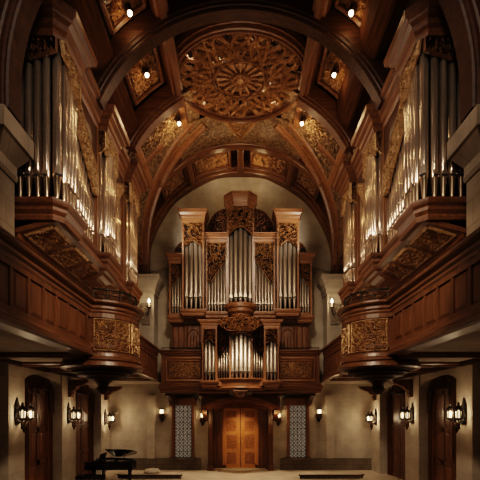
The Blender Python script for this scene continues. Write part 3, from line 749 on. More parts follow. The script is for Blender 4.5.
full = lambda v0, v1, dip: [(0, v0), (1, v0), (1, v1), (.82, v1 - dip), (.66, v1 - dip * 2), (.5, v1 - dip * 2.4), (.34, v1 - dip * 2), (.18, v1 - dip), (0, v1)]
organ_bay(org, 'centre_tower', 227.5, 253.5, 197.5, 209.5, 306, 19.75, 20.9, 5, .32, lambda u: 226, full(210, 237, 3), 71, OK, bow=.35, stile=.06)
for sgn in (-1, 1):
    fx = (lambda a, b: (a, b)) if sgn < 0 else (lambda a, b: (481 - b, 481 - a))
    fl = (lambda p: p) if sgn < 0 else (lambda p: [(1 - u, v) for u, v in p])
    tp = (lambda f: f) if sgn < 0 else (lambda f: (lambda u: f(1 - u)))
    a, b = fx(182.5, 204.5)
    organ_bay(org, 'side_tower', a, b, 212, 223.5, 311, 20.0, 20.9, 4, .62, lambda u: 236, fl(full(224.5, 249, 3)), 72 + sgn, OK, mdev=.05)
    a, b = fx(205.5, 227.5)
    organ_bay(org, 'inner_flat', a, b, 233, 241, 312, 20.3, 20.95, 6, .42, tp(lambda u: 266 - 14 * u), fl([(0, 242), (1, 242), (1, 258), (.75, 265), (.45, 274), (.22, 281), (0, 280)]), 80 + sgn, OK, base=True, sc_r=.15, shade_mat='gilt')
    a, b = fx(168.5, 183)
    organ_bay(org, 'outer_wing', a, b, 253, 261.5, 316, 20.35, 20.95, 4, .5, tp(lambda u: 275 - 8 * u), fl([(0, 262.5), (1, 262.5), (1, 270), (.7, 275), (.35, 282), (0, 286)]), 90 + sgn, OK, sc_r=.12)
    # dark tracery lunettes above the flats
    for (c, r, base, nmx) in [(226.5, 23.5, 233.5, 'tracery_crest'), (184, 12.5, 253.5, 'tracery_crest')]:
        cx = CX(c if sgn < 0 else 481 - c); R = r * DO / 400; zb = CZ(base)
        poly = [(cx, zb)] + [(cx + sgn * R * .88 * cos(pi / 2 * k / 10), zb + R * 1.22 * sin(pi / 2 * k / 10)) for k in range(11)]
        m = MB(); m.prism(poly, lambda u, v, t: (u, 20.62 + t, v), 0, .05, 1)
        m.scrolls(poly, .26, lambda u, v, t: (u, 20.6 - t, v), 5, .035, .04, .03, 0, True, 1.25); m.build(nmx, [M['carve_dk'], M['void']], org)
    # panelled lower case behind the balcony, with a pointed tracery panel
    x0, x1 = CX(170 if sgn < 0 else 311), CX(214 if sgn < 0 else 267)
    x0, x1 = min(x0, x1), max(x0, x1)
    m = MB(); m.box(x0, x1, 20.7, 21.2, Z(1.9), CZ(318))
    m.box(x0, x1, 20.58, 20.72, CZ(322), CZ(318)); m.build('lower_case', M['wood_v'], org)
    for k, (pa, pb) in enumerate([(172, 183), (186, 199)]):
        xa, xb = CX(pa if sgn < 0 else 481 - pb), CX(pb if sgn < 0 else 481 - pa)
        m = MB(); m.box(xa, xb, 20.66, 20.7, CZ(347), CZ(324)); xm = (xa + xb) / 2; hw = (xb - xa) / 2
        mpt = lambda u, v, t: (u, 20.65 - t, v)
        m.ribbon([(xa, CZ(347)), (xa, CZ(324)), (xb, CZ(324)), (xb, CZ(347))], .04, mpt, .04, .03)
        if k:
            m.ribbon([(xm - hw * .9 * cos(pi / 2 * q / 8), CZ(336) + .42 * sin(pi / 2 * q / 8)) for q in range(9)], .03, mpt, .04, .03)
            m.ribbon([(xm + hw * .9 * cos(pi / 2 * q / 8), CZ(336) + .42 * sin(pi / 2 * q / 8)) for q in range(9)], .03, mpt, .04, .03)
            for q in (-.45, 0, .45): m.ribbon([(xm + hw * q, CZ(347)), (xm + hw * q, CZ(334))], .022, mpt, .03, .03)
        else:
            m.ribbon([(xm, CZ(347)), (xm, CZ(324))], .03, mpt, .03, .03)
        m.build('case_panel', M['wood_v'], org)
# corbel below centre tower and crosspiece
m = MB(); m.box(CX(168), CX(313), 20.45, 21.2, CZ(318), CZ(311.5)); m.build('case_sill', M['oak_x'], org)
m = MB(); xc = CX(240.5)
m.lathe((xc, 20.35, 0), [(.80, CZ(305)), (.84, CZ(307)), (.80, CZ(309)), (.72, CZ(310)), (.68, CZ(313)), (.56, CZ(315)), (.52, CZ(322)), (.56, CZ(325)), (.5, CZ(330)), (.3, CZ(336))], 32, pi, 2 * pi, smooth=False); m.build('tower_corbel', M['oak_x'], org)
m = MB(); m.box(CX(214), CX(267), 20.7, 21.2, Z(1.9), CZ(312)); m.build('lower_case', M['dark_v'], org)

# =================================================================== BACK BALCONY + PORTAL
DBL = 19.5
bx0, bx1 = -3.86, 3.86
e = empty('organ_balcony', (0, 20.3, Z(.9)), 'wooden balcony across the end wall, gilded grilles either side of the small organ', 'balcony')
def bsw(prof, x0=bx0, x1=bx1, y=DBL): 
    m = MB(); m.sweep([(x0, 21.4), (x0, y), (x1, y), (x1, 21.4)], prof, False, EYE); return m
m = MB(); m.box(bx0, bx1, DBL + .02, DBL + .16, Z(1.3), Z(2.95)); m.build('parapet', M['wood_x'], e)
bsw([(-.15, 2.76), (.02, 2.76), (.04, 2.84), (.09, 2.88), (.09, 2.93), (.14, 2.96), (.14, 3.02), (-.15, 3.02)]).build('top_rail', M['wood_x'], e)
bsw([(-.25, .92), (.02, .92), (.06, .98), (.06, 1.08), (.12, 1.14), (.14, 1.26), (.08, 1.3), (.08, 1.38), (.02, 1.42), (-.15, 1.42)]).build('base_moulding', M['wood_x'], e)
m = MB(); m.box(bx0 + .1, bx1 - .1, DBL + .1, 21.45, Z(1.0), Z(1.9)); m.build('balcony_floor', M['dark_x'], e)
m = MB(); m.tube([(bx0, DBL + .08, Z(3.14)), (bx1, DBL + .08, Z(3.14))], .022, 6)
for k in range(17): x = bx0 + .05 + (bx1 - bx0 - .1) * k / 16; m.tube([(x, DBL + .08, Z(3.0)), (x, DBL + .08, Z(3.14))], .014, 5)
m.build('iron_rail', M['iron'], e)
for sgn in (-1, 1):
    x0, x1 = sorted((sgn * 3.5, sgn * 1.9))
    fr = lambda u, v, t: (u, DBL + .02 - t, Z(v))
    for (i, w) in ((0, .09), (.14, .04)):
        q = [(x0 - .14 + i, 1.52 + i), (x1 + .14 - i, 1.52 + i), (x1 + .14 - i, 2.62 - i), (x0 - .14 + i, 2.62 - i)]
        m = MB(); m.ribbon(q + [q[0]], w, fr, .04, .02); m.build('panel_frame', M['oak_x'], e)
    m = MB(); poly = [(x0 + .03, 1.7), (x1 - .03, 1.7), (x1 - .03, 2.45), (x0 + .03, 2.45)]
    m.scrolls(poly, .15, fr, 50 + sgn, .028, .04, .02, 0, False, 1.1, ground=1); m.build('gilded_grille', [M['gilt'], M['void']], e)
    m = MB(); m.box(sgn * 1.42 - .05, sgn * 1.42 + .05, DBL - .02, DBL + .04, Z(1.42), Z(2.76)); m.build('stile', M['oak_v'], e)
    m = MB(); m.box(sgn * 3.78 - .07, sgn * 3.78 + .07, DBL - .02, DBL + .04, Z(1.42), Z(2.76)); m.build('stile', M['oak_v'], e)
# consoles below the balcony
for x in (-3.6, -1.95, 1.95, 3.6):
    m = MB(); m.prism([(19.7, .93), (19.75, .8), (20.1, .72), (20.5, .62), (20.9, .42), (21.4, .3), (21.4, .93)], lambda u, v, t: (x + t, u, Z(v)), -.11, .11); m.build('console', M['dark_v'], e)

# the small organ hanging on the balcony front
DO2 = 19.1
CX2 = lambda px: (px - 240.5) * DO2 / 400
CZ2 = lambda py: EYE + (412 - py) * DO2 / 400
pos = empty('choir_organ', (0, 19.3, CZ2(388)), 'smaller lower organ projecting from the balcony front over the doors', 'pipe organ')
kw = dict(zf=CZ2, xf=CX2, pm='pipe_dk')
organ_bay(pos, 'centre_tower', 229.5, 252.5, 327, 331, 380, 18.75, 19.45, 5, .36, lambda u: 333, full(326, 337, 1.5), 101, OK, bow=.3, stile=.04, sc_r=.09, base=False, cornice=False, **kw)
m = MB(); xa, xb = CX2(227), CX2(254)
m.scrolls([(CX2(219), CZ2(326)), (CX2(225), CZ2(319)), (CX2(234), CZ2(320)), (CX2(240.5), CZ2(316)), (CX2(247), CZ2(320)), (CX2(256), CZ2(319)), (CX2(262), CZ2(326)), (CX2(253), CZ2(332)), (CX2(228), CZ2(332))], .13, lambda u, v, t: (u, 18.72 - t, v), 103, .028, .06, .05, 0, True, 1.3, ground=1); m.build('carved_crown', [M['carve'], M['void']], pos)
for sgn in (-1, 1):
    fx = (lambda a, b: (a, b)) if sgn < 0 else (lambda a, b: (481 - b, 481 - a))
    fl = (lambda p: p) if sgn < 0 else (lambda p: [(1 - u, v) for u, v in p])
    tp = (lambda f: f) if sgn < 0 else (lambda f: (lambda u: f(1 - u)))
    a, b = fx(202.5, 217)
    organ_bay(pos, 'side_tower', a, b, 321.5, 329, 382, 18.85, 19.45, 3, .42, lambda u: 338, fl(full(330, 346, 2.5)), 104 + sgn, OK, sc_r=.1, stile=.07, **kw)
    a, b = fx(217, 231)
    organ_bay(pos, 'inner_flat', a, b, 326, 330, 380, 19.05, 19.45, 5, .4, tp(lambda u: 354 - 12 * u), fl([(0, 326), (1, 322), (1, 340), (.6, 346), (.3, 353), (0, 352)]), 106 + sgn, OK, sc_r=.12, cornice=False, base=False, stile=.03, shade_mat='carve_dk', **dict(kw, pm='pipe_br'))
m = MB(); z = CZ2(388)
arc = [(CX2(216) + (CX2(265) - CX2(216)) * k / 20, 19.2 - .42 * sin(pi * k / 20)) for k in range(21)]
m.sweep([(CX2(216), 19.45)] + arc + [(CX2(265), 19.45)], [(-.2, -.12), (.0, -.1), (.05, 0), (.03, .06), (.03, .28), (.08, .34), (.12, .4), (.12, .46), (-.2, .46)], False, z)
m.box(CX2(217), CX2(264), 19.0, 19.45, z + .1, z + .44); m.build('bowed_base', M['oak_x'], pos)
m = MB(); m.scrolls([(CX2(233), CZ2(391)), (CX2(248), CZ2(391)), (CX2(244), CZ2(396)), (CX2(240.5), CZ2(398)), (CX2(237), CZ2(396))], .09, lambda u, v, t: (u, 18.74 - t, v), 6, .03, .03, .03); m.build('carved_boss', M['carve_dk'], pos)
m = MB(); m.lathe((0, 19.4, 0), [(.7, CZ2(389)), (.6, CZ2(392)), (.55, CZ2(394)), (.35, CZ2(396)), (.1, CZ2(398))], 24, pi, 2 * pi); m.build('under_corbel', M['dark_x'], pos)

# portal around the doors
p = empty('door_portal', (0, 21, 0), 'carved wooden portal with shallow arched hood around the central double doors', 'door portal')
def arcband(xw, z0, rise, t, y0, y1, mb, n=24):
    R = (xw * xw + rise * rise) / (2 * rise); cz = z0 + rise - R; a = math.asin(xw / R)
    rings = []
    for k in range(n + 1):
        g = -a + 2 * a * k / n
        rings.append([(r * sin(g), y, cz + r * cos(g)) for r, y in ((R, y0), (R, y1), (R + t, y1), (R + t, y0))])
    mb.loft(rings)
m = MB(); arcband(1.86, 3.16, .52, .10, 20.3, 21.5, m); arcband(1.9, 3.26, .54, .1, 20.22, 20.4, m); arcband(1.86, 3.1, .5, .07, 20.45, 20.6, m); m.build('hood_arch', M['oak_x'], p)
m = MB(); n = 24
R = (1.86 ** 2 + .52 ** 2) / (2 * .52); cz = 3.16 + .52 - R; a = math.asin(1.86 / R)
poly = [(-2.0, 4.05), (-2.0, 3.1), (-1.86, 3.16)] + [(R * sin(-a + 2 * a * k / n), cz + R * cos(-a + 2 * a * k / n) + .05) for k in range(1, n)] + [(1.86, 3.16), (2.0, 3.1), (2.0, 4.05)]
m.prism(poly, lambda u, v, t: (u, t, v), 20.32, 20.5); m.build('hood_front', M['wood_x'], p)
for sgn in (-1, 1):
    m = MB(sgn); m.box(1.46, 1.72, 21.2, 21.5, 0, 3.3); m.box(1.52, 1.66, 21.14, 21.2, .35, 3.1); m.box(1.44, 1.76, 21.1, 21.5, 0, .3); m.build('jamb', M['wood_v'], p)
    m = MB(sgn); m.prism([(20.3, 3.72), (20.3, 3.2), (20.36, 3.02), (20.5, 2.92), (20.7, 2.98), (21.0, 2.8), (21.5, 2.6), (21.5, 3.72)], lambda u, v, t: (1.84 + t, u, v), -.13, .13); m.build('corbel', M['wood_v'], p)
m = MB(); arcband(1.4, 3.12, .3, .3, 21.3, 21.9, m); m.build('inner_arch', M['wood_x'], p)
d_ = struct(empty('door_1', (0, 21.8, 0)))
m = MB()
for sgn in (-1, 1): 
    m.box(sgn * 1.0, sgn * 1.52, 21.72, 21.95, 0, 3.5); m.box(sgn * .96, sgn * 1.06, 21.66, 21.75, 0, 3.4); m.box(sgn * 1.16, sgn * 1.22, 21.62, 21.75, 0, 3.4); m.box(sgn * 1.32, sgn * 1.5, 21.55, 21.75, 0, 3.4)
m.box(-1.52, 1.52, 21.7, 21.95, 3.3, 3.9); m.build('door_frame', M['wood_v'], d_)
m = MB(); m.box(-1.5, 1.5, 21.4, 22.0, .0, .05); m.build('threshold', M['floor'], d_)
for sgn in (-1, 1):
    m = MB(sgn); m.box(.02, .97, 21.84, 21.92, .05, 3.32); m.box(.015, .2, 21.81, 21.85, .05, 3.32)
    m.box(.2, .97, 21.81, 21.85, .05, .22); m.box(.2, .97, 21.81, 21.85, 3.18, 3.32); m.box(.8, .97, 21.81, 21.85, .05, 3.32)
    for z in (1.0, 1.95, 2.72): m.box(.2, .8, 21.81, 21.85, z - .06, z + .06)
    lf = m.build('door_leaf', M['door'], d_)
    for (z0, z1) in ((.26, .9), (1.1, 1.85), (2.05, 2.62), (2.82, 3.14)):
        m = MB(sgn)
        ring = lambda i, y: [(.24 + i, y, z0 + i), (.76 - i, y, z0 + i), (.76 - i, y, z1 - i), (.24 + i, y, z1 - i)]
        m.loft([ring(0, 21.86), ring(0, 21.835), ring(.03, 21.815), ring(.05, 21.83)])
        if z1 - z0 > .5: m.scrolls([(.3, z0 + .07), (.7, z0 + .07), (.7, z1 - .07), (.3, z1 - .07)], .1, lambda u, v, t: (u, 21.825 - t, v), int(z0 * 9), .022, .015, .01, 0, False)
        m.build('door_panel', M['door_pn'], lf)
    m = MB(sgn); m.lathe((.1, 21.77, 1.5), [(0, -.03), (.03, -.02), (.035, 0), (.03, .02), (0, .03)], 10); m.tube([(.1, 21.82, 1.42), (.1, 21.78, 1.44), (.1, 21.78, 1.58), (.1, 21.82, 1.6)], .012, 6); m.build('handle', M['brass'], lf)

# leaded windows
for i, (s, nm) in enumerate(SIDES):
    w = struct(empty('window_%d' % (i + 1), ((WX0 + WX1) / 2, 21.5, WZ0), side=s))
    m = MB(s)
    m.box(WX0 - .1, WX0 + .02, 21.36, 21.62, WZ0 - .1, WZ1 + .2); m.box(WX1 - .02, WX1 + .1, 21.36, 21.62, WZ0 - .1, WZ1 + .2)
    m.box(WX0 - .2, WX1 + .2, 21.32, 21.62, WZ1, WZ1 + .34); m.box(WX0 - .26, WX1 + .26, 21.26, 21.5, WZ1 + .3, WZ1 + .42)
    m.box(WX0 + .02, WX0 + .07, 21.5, 21.6, WZ0, WZ1); m.box(WX1 - .07, WX1 - .02, 21.5, 21.6, WZ0, WZ1)
    m.build('window_frame', M['oak_v'], w)
    m = MB(s); m.box(WX0 - .2, WX1 + .2, 21.28, 21.62, WZ0 - .12, WZ0); m.build('window_sill', M['base_st'], w)
    m = MB(s); m.box(WX0, WX1, 21.58, 21.6, WZ0, WZ1); m.build('window_pane', M['leaded'], w)
    m = MB(s)
    for k in range(1, 4): m.tube([(WX0 + .05 + .9 * k / 4, 21.575, WZ0), (WX0 + .05 + .9 * k / 4, 21.575, WZ1)], .009, 5)
    for k in range(1, 9): m.tube([(WX0, 21.575, WZ0 + (WZ1 - WZ0) * k / 9), (WX1, 21.575, WZ0 + (WZ1 - WZ0) * k / 9)], .009, 5)
    m.build('lead_bars', M['iron'], w)

# side doors under the galleries
for i, (s, nm) in enumerate(SIDES):
    for j, (d0, d1) in enumerate([(13.75, 15.55), (17.55, 19.85)]):
        c = (d0 + d1) / 2; hw = (d1 - d0) / 2; x = XW
        w = struct(empty('door_%d' % (2 + i * 2 + j), (x, c, 0), side=s))
        zs = Z(.85)
        m = MB(s)
        for q in (-1, 1):
            m.box(x - .16, x, c + q * hw, c + q * (hw - .12), 0, zs); m.box(x - .22, x, c + q * (hw - .02), c + q * (hw - .08), 0, zs); m.box(x - .12, x, c + q * (hw - .12), c + q * (hw - .26), 0, zs)
        m.build('door_frame', M['wood_v'], w)
        mp_ = lambda u, v, t: (x - .1 - t, u, v); n = 14
        poly = [(c - hw, zs)] + [(c - hw * cos(pi * k / n), zs + .5 * sin(pi * k / n)) for k in range(n + 1)] + [(c + hw, zs)]
        m = MB(s); m.prism(poly, mp_, -.1, 0); m.scrolls(poly, .16, mp_, 7 + j, .05, .09, .02); m.ribbon(poly, .07, mp_, .12, .02)
        for q in (-1, 1): m.scrolls([(c + q * hw, zs), (c + q * (hw - .22), zs), (c + q * (hw - .1), zs - .9), (c + q * hw, zs - .9)], .09, lambda u, v, t: (x - .2 - t, u, v), 9, .03, .06, .03)
        m.build('carved_hood', M['carve_dk'], w)
        for q in (-1, 1):
            y0, y1 = sorted((c, c + q * (hw - .24)))
            m = MB(s); m.box(x - .06, x, y0 + .01, y1, 0, zs + .02)
            m.box(x - .09, x - .05, y0 + .01, y0 + .1, 0, zs); m.box(x - .09, x - .05, y1 - .1, y1, 0, zs)
            for z in (.1, 1.25, 2.45, zs - .12): m.box(x - .09, x - .05, y0, y1, z - .08, z + .08)
            lf = m.build('door_leaf', M['wood_v'], w)
            for (z0, z1) in ((.22, 1.13), (1.37, 2.33), (2.57, zs - .24)):
                m = MB(s); g = lambda k, xx: [(xx, y0 + .14 + k, z0 + k), (xx, y1 - .14 - k, z0 + k), (xx, y1 - .14 - k, z1 - k), (xx, y0 + .14 + k, z1 - k)]
                m.loft([g(0, x - .05), g(0, x - .075), g(.06, x - .09)]); m.build('door_panel', M['wood_v'], lf)

# =================================================================== SCONCES
def lantern_sconce(s, x, y, z, dx, dy, label, power):
    """wrought iron bracket with a pair of glass lanterns and hanging finial; (dx,dy) points away from the wall"""
    e = empty('wall_sconce', (x, y, z - .5), label, 'wall lamp', 'twin lantern sconces', s)
    tx, ty = -dy, dx
    P = lambda o, t, h: (x + dx * o + tx * t, y + dy * o + ty * t, z + h)
    m = MB(s)
    m.prism([(-.09, -.35), (.09, -.35), (.13, -.1), (.09, .3), (0, .5), (-.09, .3), (-.13, -.1)], lambda u, v, t: P(t, u, v), 0, .04)
    m.scrolls([(-.16, -.3), (.16, -.3), (.16, .3), (-.16, .3)], .09, lambda u, v, t: P(.05 + t, u, v), 3, .02, .02, .02, 0, False); m.build('backplate', M['iron'], e)
    m = MB(s)
    for q in (-1, 0, 1):
        m.tube([P(.04, 0, -.2), P(.15, q * .1, -.3), P(.28, q * .2, -.27), P(.32, q * .24, -.18)], .018, 6)
    m.tube([P(.04, 0, .1), P(.2, 0, .2), P(.3, 0, .1)], .015, 6); m.build('arm', M['iron'], e)
    for q in (-1, 1):
        c = P(.32, q * .24, 0)
        m = MB(s)
        m.lathe(c, [(0, -.22), (.05, -.2), (.13, -.16), (.13, -.13), (.1, -.13)], 8, mi=0, smooth=False)
        m.lathe(c, [(.1, .13), (.135, .13), (.13, .16), (.06, .22), (.03, .26), (.045, .3), (0, .36)], 8, smooth=False)
        for k in range(8): a = 2 * pi * k / 8; m.tube([(c[0] + .12 * cos(a), c[1] + .12 * sin(a), c[2] - .14), (c[0] + .12 * cos(a), c[1] + .12 * sin(a), c[2] + .14)], .018, 4)
        l = m.build('lantern', M['iron'], e)
        m = MB(s); m.lathe(c, [(.0, -.13), (.075, -.13), (.085, .06), (0, .1)], 8, smooth=False); m.build('lantern_glass', M['glow'], l)
    m = MB(s)
    for q, L in ((-.12, .2), (0, .32), (.12, .2)):
        c = P(.24, q, -.3); m.lathe(c, [(.02, .02), (.045, -.04), (.03, -.1), (.05, -L * .7), (.02, -L * .9), (0, -L)], 8)
    m.build('pendant', M['bronze'], e)
    if power: light('sconce_light', 'POINT', (s * P(.34, 0, .0)[0], P(.34, 0, 0)[1], z + .02), power, (1, .74, .47), .12, parent=e)
def lamp_sconce(x, y, z, label, power, s=1, group='shaded sconces on the end wall'):
    e = empty('wall_sconce', (x, y, z - .4), label, 'wall lamp', group, s)
    m = MB(s); m.box(x - .07, x + .07, y - .03, y, z - .35, z + .32); m.tube([(x, y - .02, z - .25), (x, y - .12, z - .28), (x, y - .17, z - .2)], .02, 6); m.lathe((x, y - .17, z - .28), [(0, -.14), (.03, -.1), (.05, 0), (.11, .08)], 10); m.build('backplate', M['iron'], e)
    m = MB(s); m.lathe((x, y - .17, z), [(.11, -.2), (.135, -.2), (.15, .06), (.14, .08), (.11, .06)], 14); m.build('shade', M['bronze'], e)
    m = MB(s); m.lathe((x, y - .17, z), [(0, -.1), (.1, -.1), (.12, .1), (.1, .28), (.0, .3)], 14); m.build('lamp_glass', M['glow'], e)
    m = MB(s); m.lathe((x, y - .17, z + .3), [(.14, 0), (.14, .03), (.04, .06), (0, .1)], 12); m.build('cap', M['iron'], e)
    light('sconce_light', 'POINT', (s * x, y - .34, z + .2), power, (1, .72, .44), .08, parent=e)
for s, nm in SIDES:
    lantern_sconce(s, 7.0, 12.5, 3.05, -1, 0, 'twin lantern iron sconce on the nearest stone pier, %s side' % nm, 30)
    lantern_sconce(s, 7.0, 16.25, 2.98, -1, 0, 'twin lantern iron sconce on the pier between two side doors, %s side' % nm, 30)
    lantern_sconce(s, 7.0, 20.65, 2.78, -1, 0, 'twin lantern iron sconce at the %s' % ('corner above the grand piano' if s < 0 else 'corner opposite the grand piano'), 62)
    lamp_sconce(4.2, 21.5, 2.95, 'shaded sconce on pale wall outside the %s leaded window' % nm, 12, s)
    lamp_sconce(2.02, 21.5, 2.75, 'shaded sconce between the double doors and the %s leaded window' % nm, 12, s)
    # candle bracket high on the corner pier
    z = Z(5.25)
    e = empty('candle_bracket', (4.8, 20.55, z - .8), 'ornate bracket with small candle lamp on the %s corner pier above the gallery' % nm, 'wall lamp', side=s)
    m = MB(s); mpb = lambda u, v, t: (4.82 + u, 20.53 - t, z + v)
    m.prism([(-.12, -.7), (.06, -.75), (.2, -.3), (.12, .2), (-.08, .2), (-.2, -.2)], mpb, -.02, .05); m.scrolls([(-.2, -.75), (.2, -.75), (.24, .3), (-.24, .3)], .13, lambda u, v, t: mpb(u, v, .06 + t), 4, .035, .05, .04); m.build('carved_plate', M['pier'], e)
    m = MB(s); m.tube([(4.78, 20.5, z - .3), (4.7, 20.3, z - .3), (4.62, 20.2, z - .1), (4.62, 20.2, z)], .03, 7); m.lathe((4.62, 20.2, z), [(.02, -.02), (.1, 0), (.11, .04), (.03, .04)], 12); m.build('arm', M['bronze'], e)
    m = MB(s); m.lathe((4.62, 20.2, z), [(.045, .03), (.045, .24), (.0, .25)], 10); m.build('candle', M['cloth'], e)
    m = MB(s); m.lathe((4.62, 20.2, z + .24), [(0, 0), (.05, .05), (.06, .12), (.0, .26)], 10); m.build('flame_bulb', M['bulb'], e)
    light('candle_light', 'POINT', (s * 4.55, 20.0, z + .35), 9, (1, .72, .42), .05, parent=e)

# =================================================================== DAIS, POUF, PIANO
for s, nm in SIDES:
    e = empty('stage_dais', (4.25, 18.9, 0), 'low cream topped dais with dark red edge on the %s' % ('piano side' if s < 0 else 'side opposite the piano'), 'platform', side=s)
    path = [(2.75, 18.55), (2.82, 18.85), (3.1, 19.3), (5.6, 19.5), (5.75, 19.3), (5.75, 18.75), (5.5, 18.6)]
    m = MB(s); m.sweep(path, [(-.1, 0), (.0, 0), (.0, .13), (.05, .14), (.05, .19), (-.1, .19)], True, 0, 0, True); m.build('dais_edge', M['daisred'], e)
    m = MB(s); m.prism(path, lambda u, v, t: (u, v, t), .02, .2); m.build('dais_top', M['cloth'], e)
e = empty('round_pouf', (-4.2, 19.0, .2), 'low round cream pouf on the dais beside the piano', 'pouf')
m = MB(); m.lathe((-4.2, 19.0, .2), [(0, 0), (.3, 0), (.36, .05), (.36, .12), (.3, .19), (.12, .23), (0, .235)], 28); m.build('cushion', M['cloth'], e)
m = MB(); m.tube([(-4.2 + .365 * cos(2 * pi * k / 28), 19.0 + .365 * sin(2 * pi * k / 28), .285) for k in range(29)], .012, 6); m.build('piping', M['cloth'], e)

pn = empty('grand_piano', (-5.6, 17.5, 0), 'black grand piano with raised lid standing by the left wall', 'piano')
pz0, pz1 = .66, 1.02
def pl(u, v): return (-6.25 + u, 16.8 + v)      # u to the right (tail), v away
out = [(0, 0), (.7, 0), (1.35, .05), (1.62, .22), (1.72, .52), (1.62, .82), (1.35, 1.02), (1.1, 1.2), (.8, 1.42), (.45, 1.5), (0, 1.5)]
m = MB(); m.prism([pl(*q) for q in out], lambda u, v, t: (u, v, t), pz0, pz1 - .05); m.sweep([pl(*q) for q in out], [(-.04, pz0 - pz0), (.02, 0), (.02, pz1 - pz0), (-.04, pz1 - pz0)], False, pz0, 0, True); m.build('body', M['piano'], pn)
hinge_v = 1.5; ang = radians(30)
m = MB()
lid = [(0.5, .02), (1.35, .05), (1.64, .22), (1.74, .52), (1.64, .82), (1.37, 1.02), (1.1, 1.22), (.8, 1.44), (.5, 1.5)]
def lidmap(u, v, t):
    r = (hinge_v - v); x, y = pl(u, hinge_v - r * cos(ang)); return (x, y - t * sin(ang), pz1 + .01 + r * sin(ang) * .62 + t)
m.prism(lid, lidmap, 0, .03); m.build('lid', M['piano'], pn)
m = MB(); q = lidmap(1.3, .2, 0); x, y = pl(1.3, .12); m.tube([(x, y, pz1 - .02), q], .014, 6); m.build('lid_prop', M['piano'], pn)
m = MB(); x0, y0 = pl(-.32, .03); x1, y1 = pl(.02, 1.47); m.box(x0, x1, y0, y1, pz0, pz0 + .12); m.box(x0, x0 + .34, y0, y0 + .08, pz0, pz1 - .04); m.box(x0, x0 + .34, y1 - .08, y1, pz0, pz1 - .04); m.build('key_bed', M['piano'], pn)
m = MB(); m.box(x0 + .02, x0 + .2, y0 + .1, y1 - .1, pz0 + .12, pz0 + .15)
for k in range(36):
    if k % 7 not in (2, 6): yy = y0 + .12 + (y1 - y0 - .24) * (k + .5) / 36; m.box(x0 + .1, x0 + .2, yy - .008, yy + .008, pz0 + .15, pz0 + .165, 1)
m.build('keyboard', [M['keys'], M['piano']], pn)
m = MB(); xs, ys = pl(.16, .3); m.add([(xs, ys, pz1), (xs, ys + .9, pz1), (xs + .1, ys + .9, pz1 + .28), (xs + .1, ys, pz1 + .28)], [(0, 1, 2, 3)]); m.box(xs - .04, xs + .04, ys, ys + .9, pz1 - .05, pz1 + .02); m.build('music_stand', M['piano'], pn)
for (u, v) in ((.05, .12), (.05, 1.36), (1.45, .55)):
    x, y = pl(u, v); m = MB(); m.lathe((x, y, 0), [(0, .05), (.045, .06), (.05, .2), (.08, .5), (.09, pz0), (0, pz0)], 10)
    m.lathe((x, y, 0), [(0, 0), (.03, 0), (.035, .03), (.03, .06), (0, .06)], 10); m.build('leg', M['piano'], pn)
m = MB(); x, y = pl(.25, .75); m.box(x - .03, x + .03, y - .13, y + .13, .1, pz0); m.box(x - .22, x + .02, y - .12, y + .12, .06, .12); m.build('pedal_lyre', M['piano'], pn)
b = empty('piano_bench', (-6.1, 15.9, 0), 'black padded bench standing in front of the grand piano', 'bench')
m = MB(); m.box(-6.5, -5.55, 15.7, 16.15, .44, .54); m.loft([[(-6.48, 15.72, .54), (-5.57, 15.72, .54), (-5.57, 16.13, .54), (-6.48, 16.13, .54)], [(-6.46, 15.74, .59), (-5.59, 15.74, .59), (-5.59, 16.11, .59), (-6.46, 16.11, .59)]]); m.build('seat', M['piano'], b)
for x in (-6.44, -5.61):
    for y in (15.76, 16.09): m = MB(); m.box(x - .03, x + .03, y - .03, y + .03, 0, .45); m.build('leg', M['piano'], b)

# =================================================================== LIGHT
W = bpy.data.worlds.new('dim interior'); SC.world = W; W.use_nodes = True
W.node_tree.nodes['Background'].inputs[0].default_value = (1, .75, .55, 1); W.node_tree.nodes['Background'].inputs[1].default_value = .02
warm = (1, .79, .58)
light('nave_key', 'SPOT', (0, 8.5, Z(10.8)), 3200, warm, .5, (0, 20.6, Z(4.8)), 44, .8)
light('nave_fill', 'AREA', (0, 1.0, Z(6.0)), 90, warm, 5, (0, 20, Z(-4)))
for s in (-1, 1):
    light('organ_spot', 'SPOT', (s * 2.6, 8.4, Z(10.6)), 1150, (1, .86, .72), .3, (-s * 4.5, 12.6, Z(6.8)), 62, .8)
    light('organ_spot', 'SPOT', (s * 3.0, 18.6, Z(9.6)), 420, (1, .86, .72), .3, (-s * 4.4, 14.0, Z(7)), 60, .8)
    light('apse_spot', 'SPOT', (s * 3.3, 18.4, Z(8.5)), 420, (1, .85, .68), .2, (s * 1.4, 21.5, Z(9.5)), 80, .9)
    light('wall_wash', 'SPOT', (s * 5.0, 18.0, Z(1.2)), 30, warm, .2, (s * 5.6, 21.5, 1.2), 80, .9)
for s in (-1, 1):
    light('gallery_fill', 'SPOT', (s * 1.2, 4.5, Z(6.5)), 2700, warm, .3, (-s * 4.1, 10.8, Z(2.3)), 46, .8)  # added spots, no fixture, to brighten the parapets and bays
    light('gallery_fill', 'SPOT', (s * 2.6, 13.5, Z(6.0)), 800, warm, .3, (-s * 4.1, 17.0, Z(2.3)), 60, .8)
    for d in (9.0, 11.3, 14.4, 18.6): light('under_gallery_fill', 'POINT', (s * 5.4, d, Z(.35)), 5, (1, .74, .5), .3)  # unseen points added to light the soffit
    light('side_door_fill', 'SPOT', (s * 5.0, 13.6, Z(1.1)), 60, (1, .74, .5), .2, (s * 7.4, 15.0, 1.8), 70, .9)  # extra spot put in to brighten the side doors
    light('portal_fill', 'POINT', (s * 1.8, 20.05, 2.75), 16, (1, .62, .3), .06)  # added point strengthening the sconce light on the hood
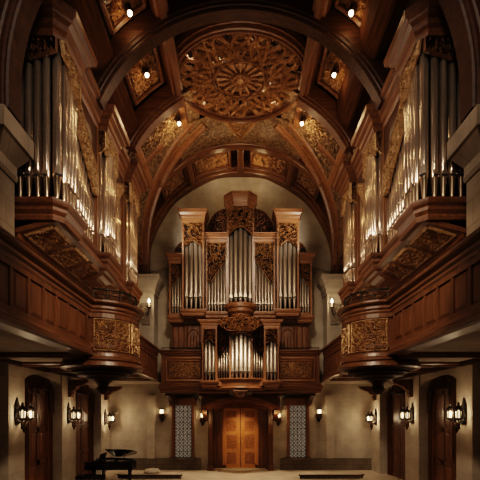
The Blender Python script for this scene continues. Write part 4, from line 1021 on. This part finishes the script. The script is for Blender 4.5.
light('door_spot', 'SPOT', (0, 19.9, 3.72), 400, (1, .70, .40), .1, (0, 21.85, 1.5), 60, 1.0)
light('pipe_fill', 'SPOT', (0, 11.6, Z(11.5)), 1100, (1, .86, .72), .7, (0, 20.3, Z(6.0)), 52, .7)  # unseen spot added for highlights on the central pipes
for s in (-1, 1):
    light('pipe_fill', 'SPOT', (s * 1.6, 4.5, Z(10.6)), 900, (1, .86, .72), .5, (s * 5.2, 10.0, Z(6.8)), 40, .7)  # this and the next are added likewise, for the side organ pipes
    light('pipe_fill', 'SPOT', (s * -1.5, 10.6, Z(10.7)), 600, (1, .86, .72), .45, (s * 4.4, 13.4, Z(7)), 56, .7)
    light('vault_wash', 'SPOT', (s * -1.0, 18.3, Z(9.6)), 260, warm, .2, (s * 3.7, 17.0, Z(10.7)), 70, .9)  # sourceless wash added to brighten the gilded webs
    for d in (10.4, 12.4, 14.4, 16.2): light('underside_fill', 'POINT', (s * 4.7, d, Z(3.25)), 7, (1, .72, .45), .15)  # added points that lighten the organ undersides
light('upward_fill', 'AREA', (0, 15.0, Z(3.4)), 230, warm, 3.0, (0, 15.5, Z(12)))  # floating area light added to lift the whole ceiling
light('upward_fill', 'SPOT', (0, 9.6, Z(6.0)), 260, warm, .4, (0, 11.8, Z(11.5)), 110, .8)  # added spot that brightens the big arch from below
light('floor_spot', 'SPOT', (0, 17.0, Z(5)), 1600, warm, .3, (0, 20.2, 0), 60, .9)
light('floor_spot', 'SPOT', (0, 14.8, Z(11.9)), 2000, warm, .3, (0, 19.6, 0), 40, .9)

light('medallion_fill', 'SPOT', (0, 12.5, Z(4.5)), 480, warm, .3, (0, 14.9, Z(12.3)), 44, .7)  # no real fixture: added to light the medallion from below

# =================================================================== CAMERA
cam = bpy.data.cameras.new('camera'); co = bpy.data.objects.new('camera', cam); COL.objects.link(co)
co.location = (0, 0, EYE); co.rotation_euler = (radians(90), 0, 0)
cam.sensor_width = 36; cam.lens = 36 * 400 / 480; cam.shift_y = (412 - 240) / 480; cam.shift_x = -.5 / 480; cam.clip_end = 100
SC.camera = co
SC.view_settings.view_transform = 'Filmic'
SC.view_settings.look = 'High Contrast'
SC.view_settings.exposure = -.3
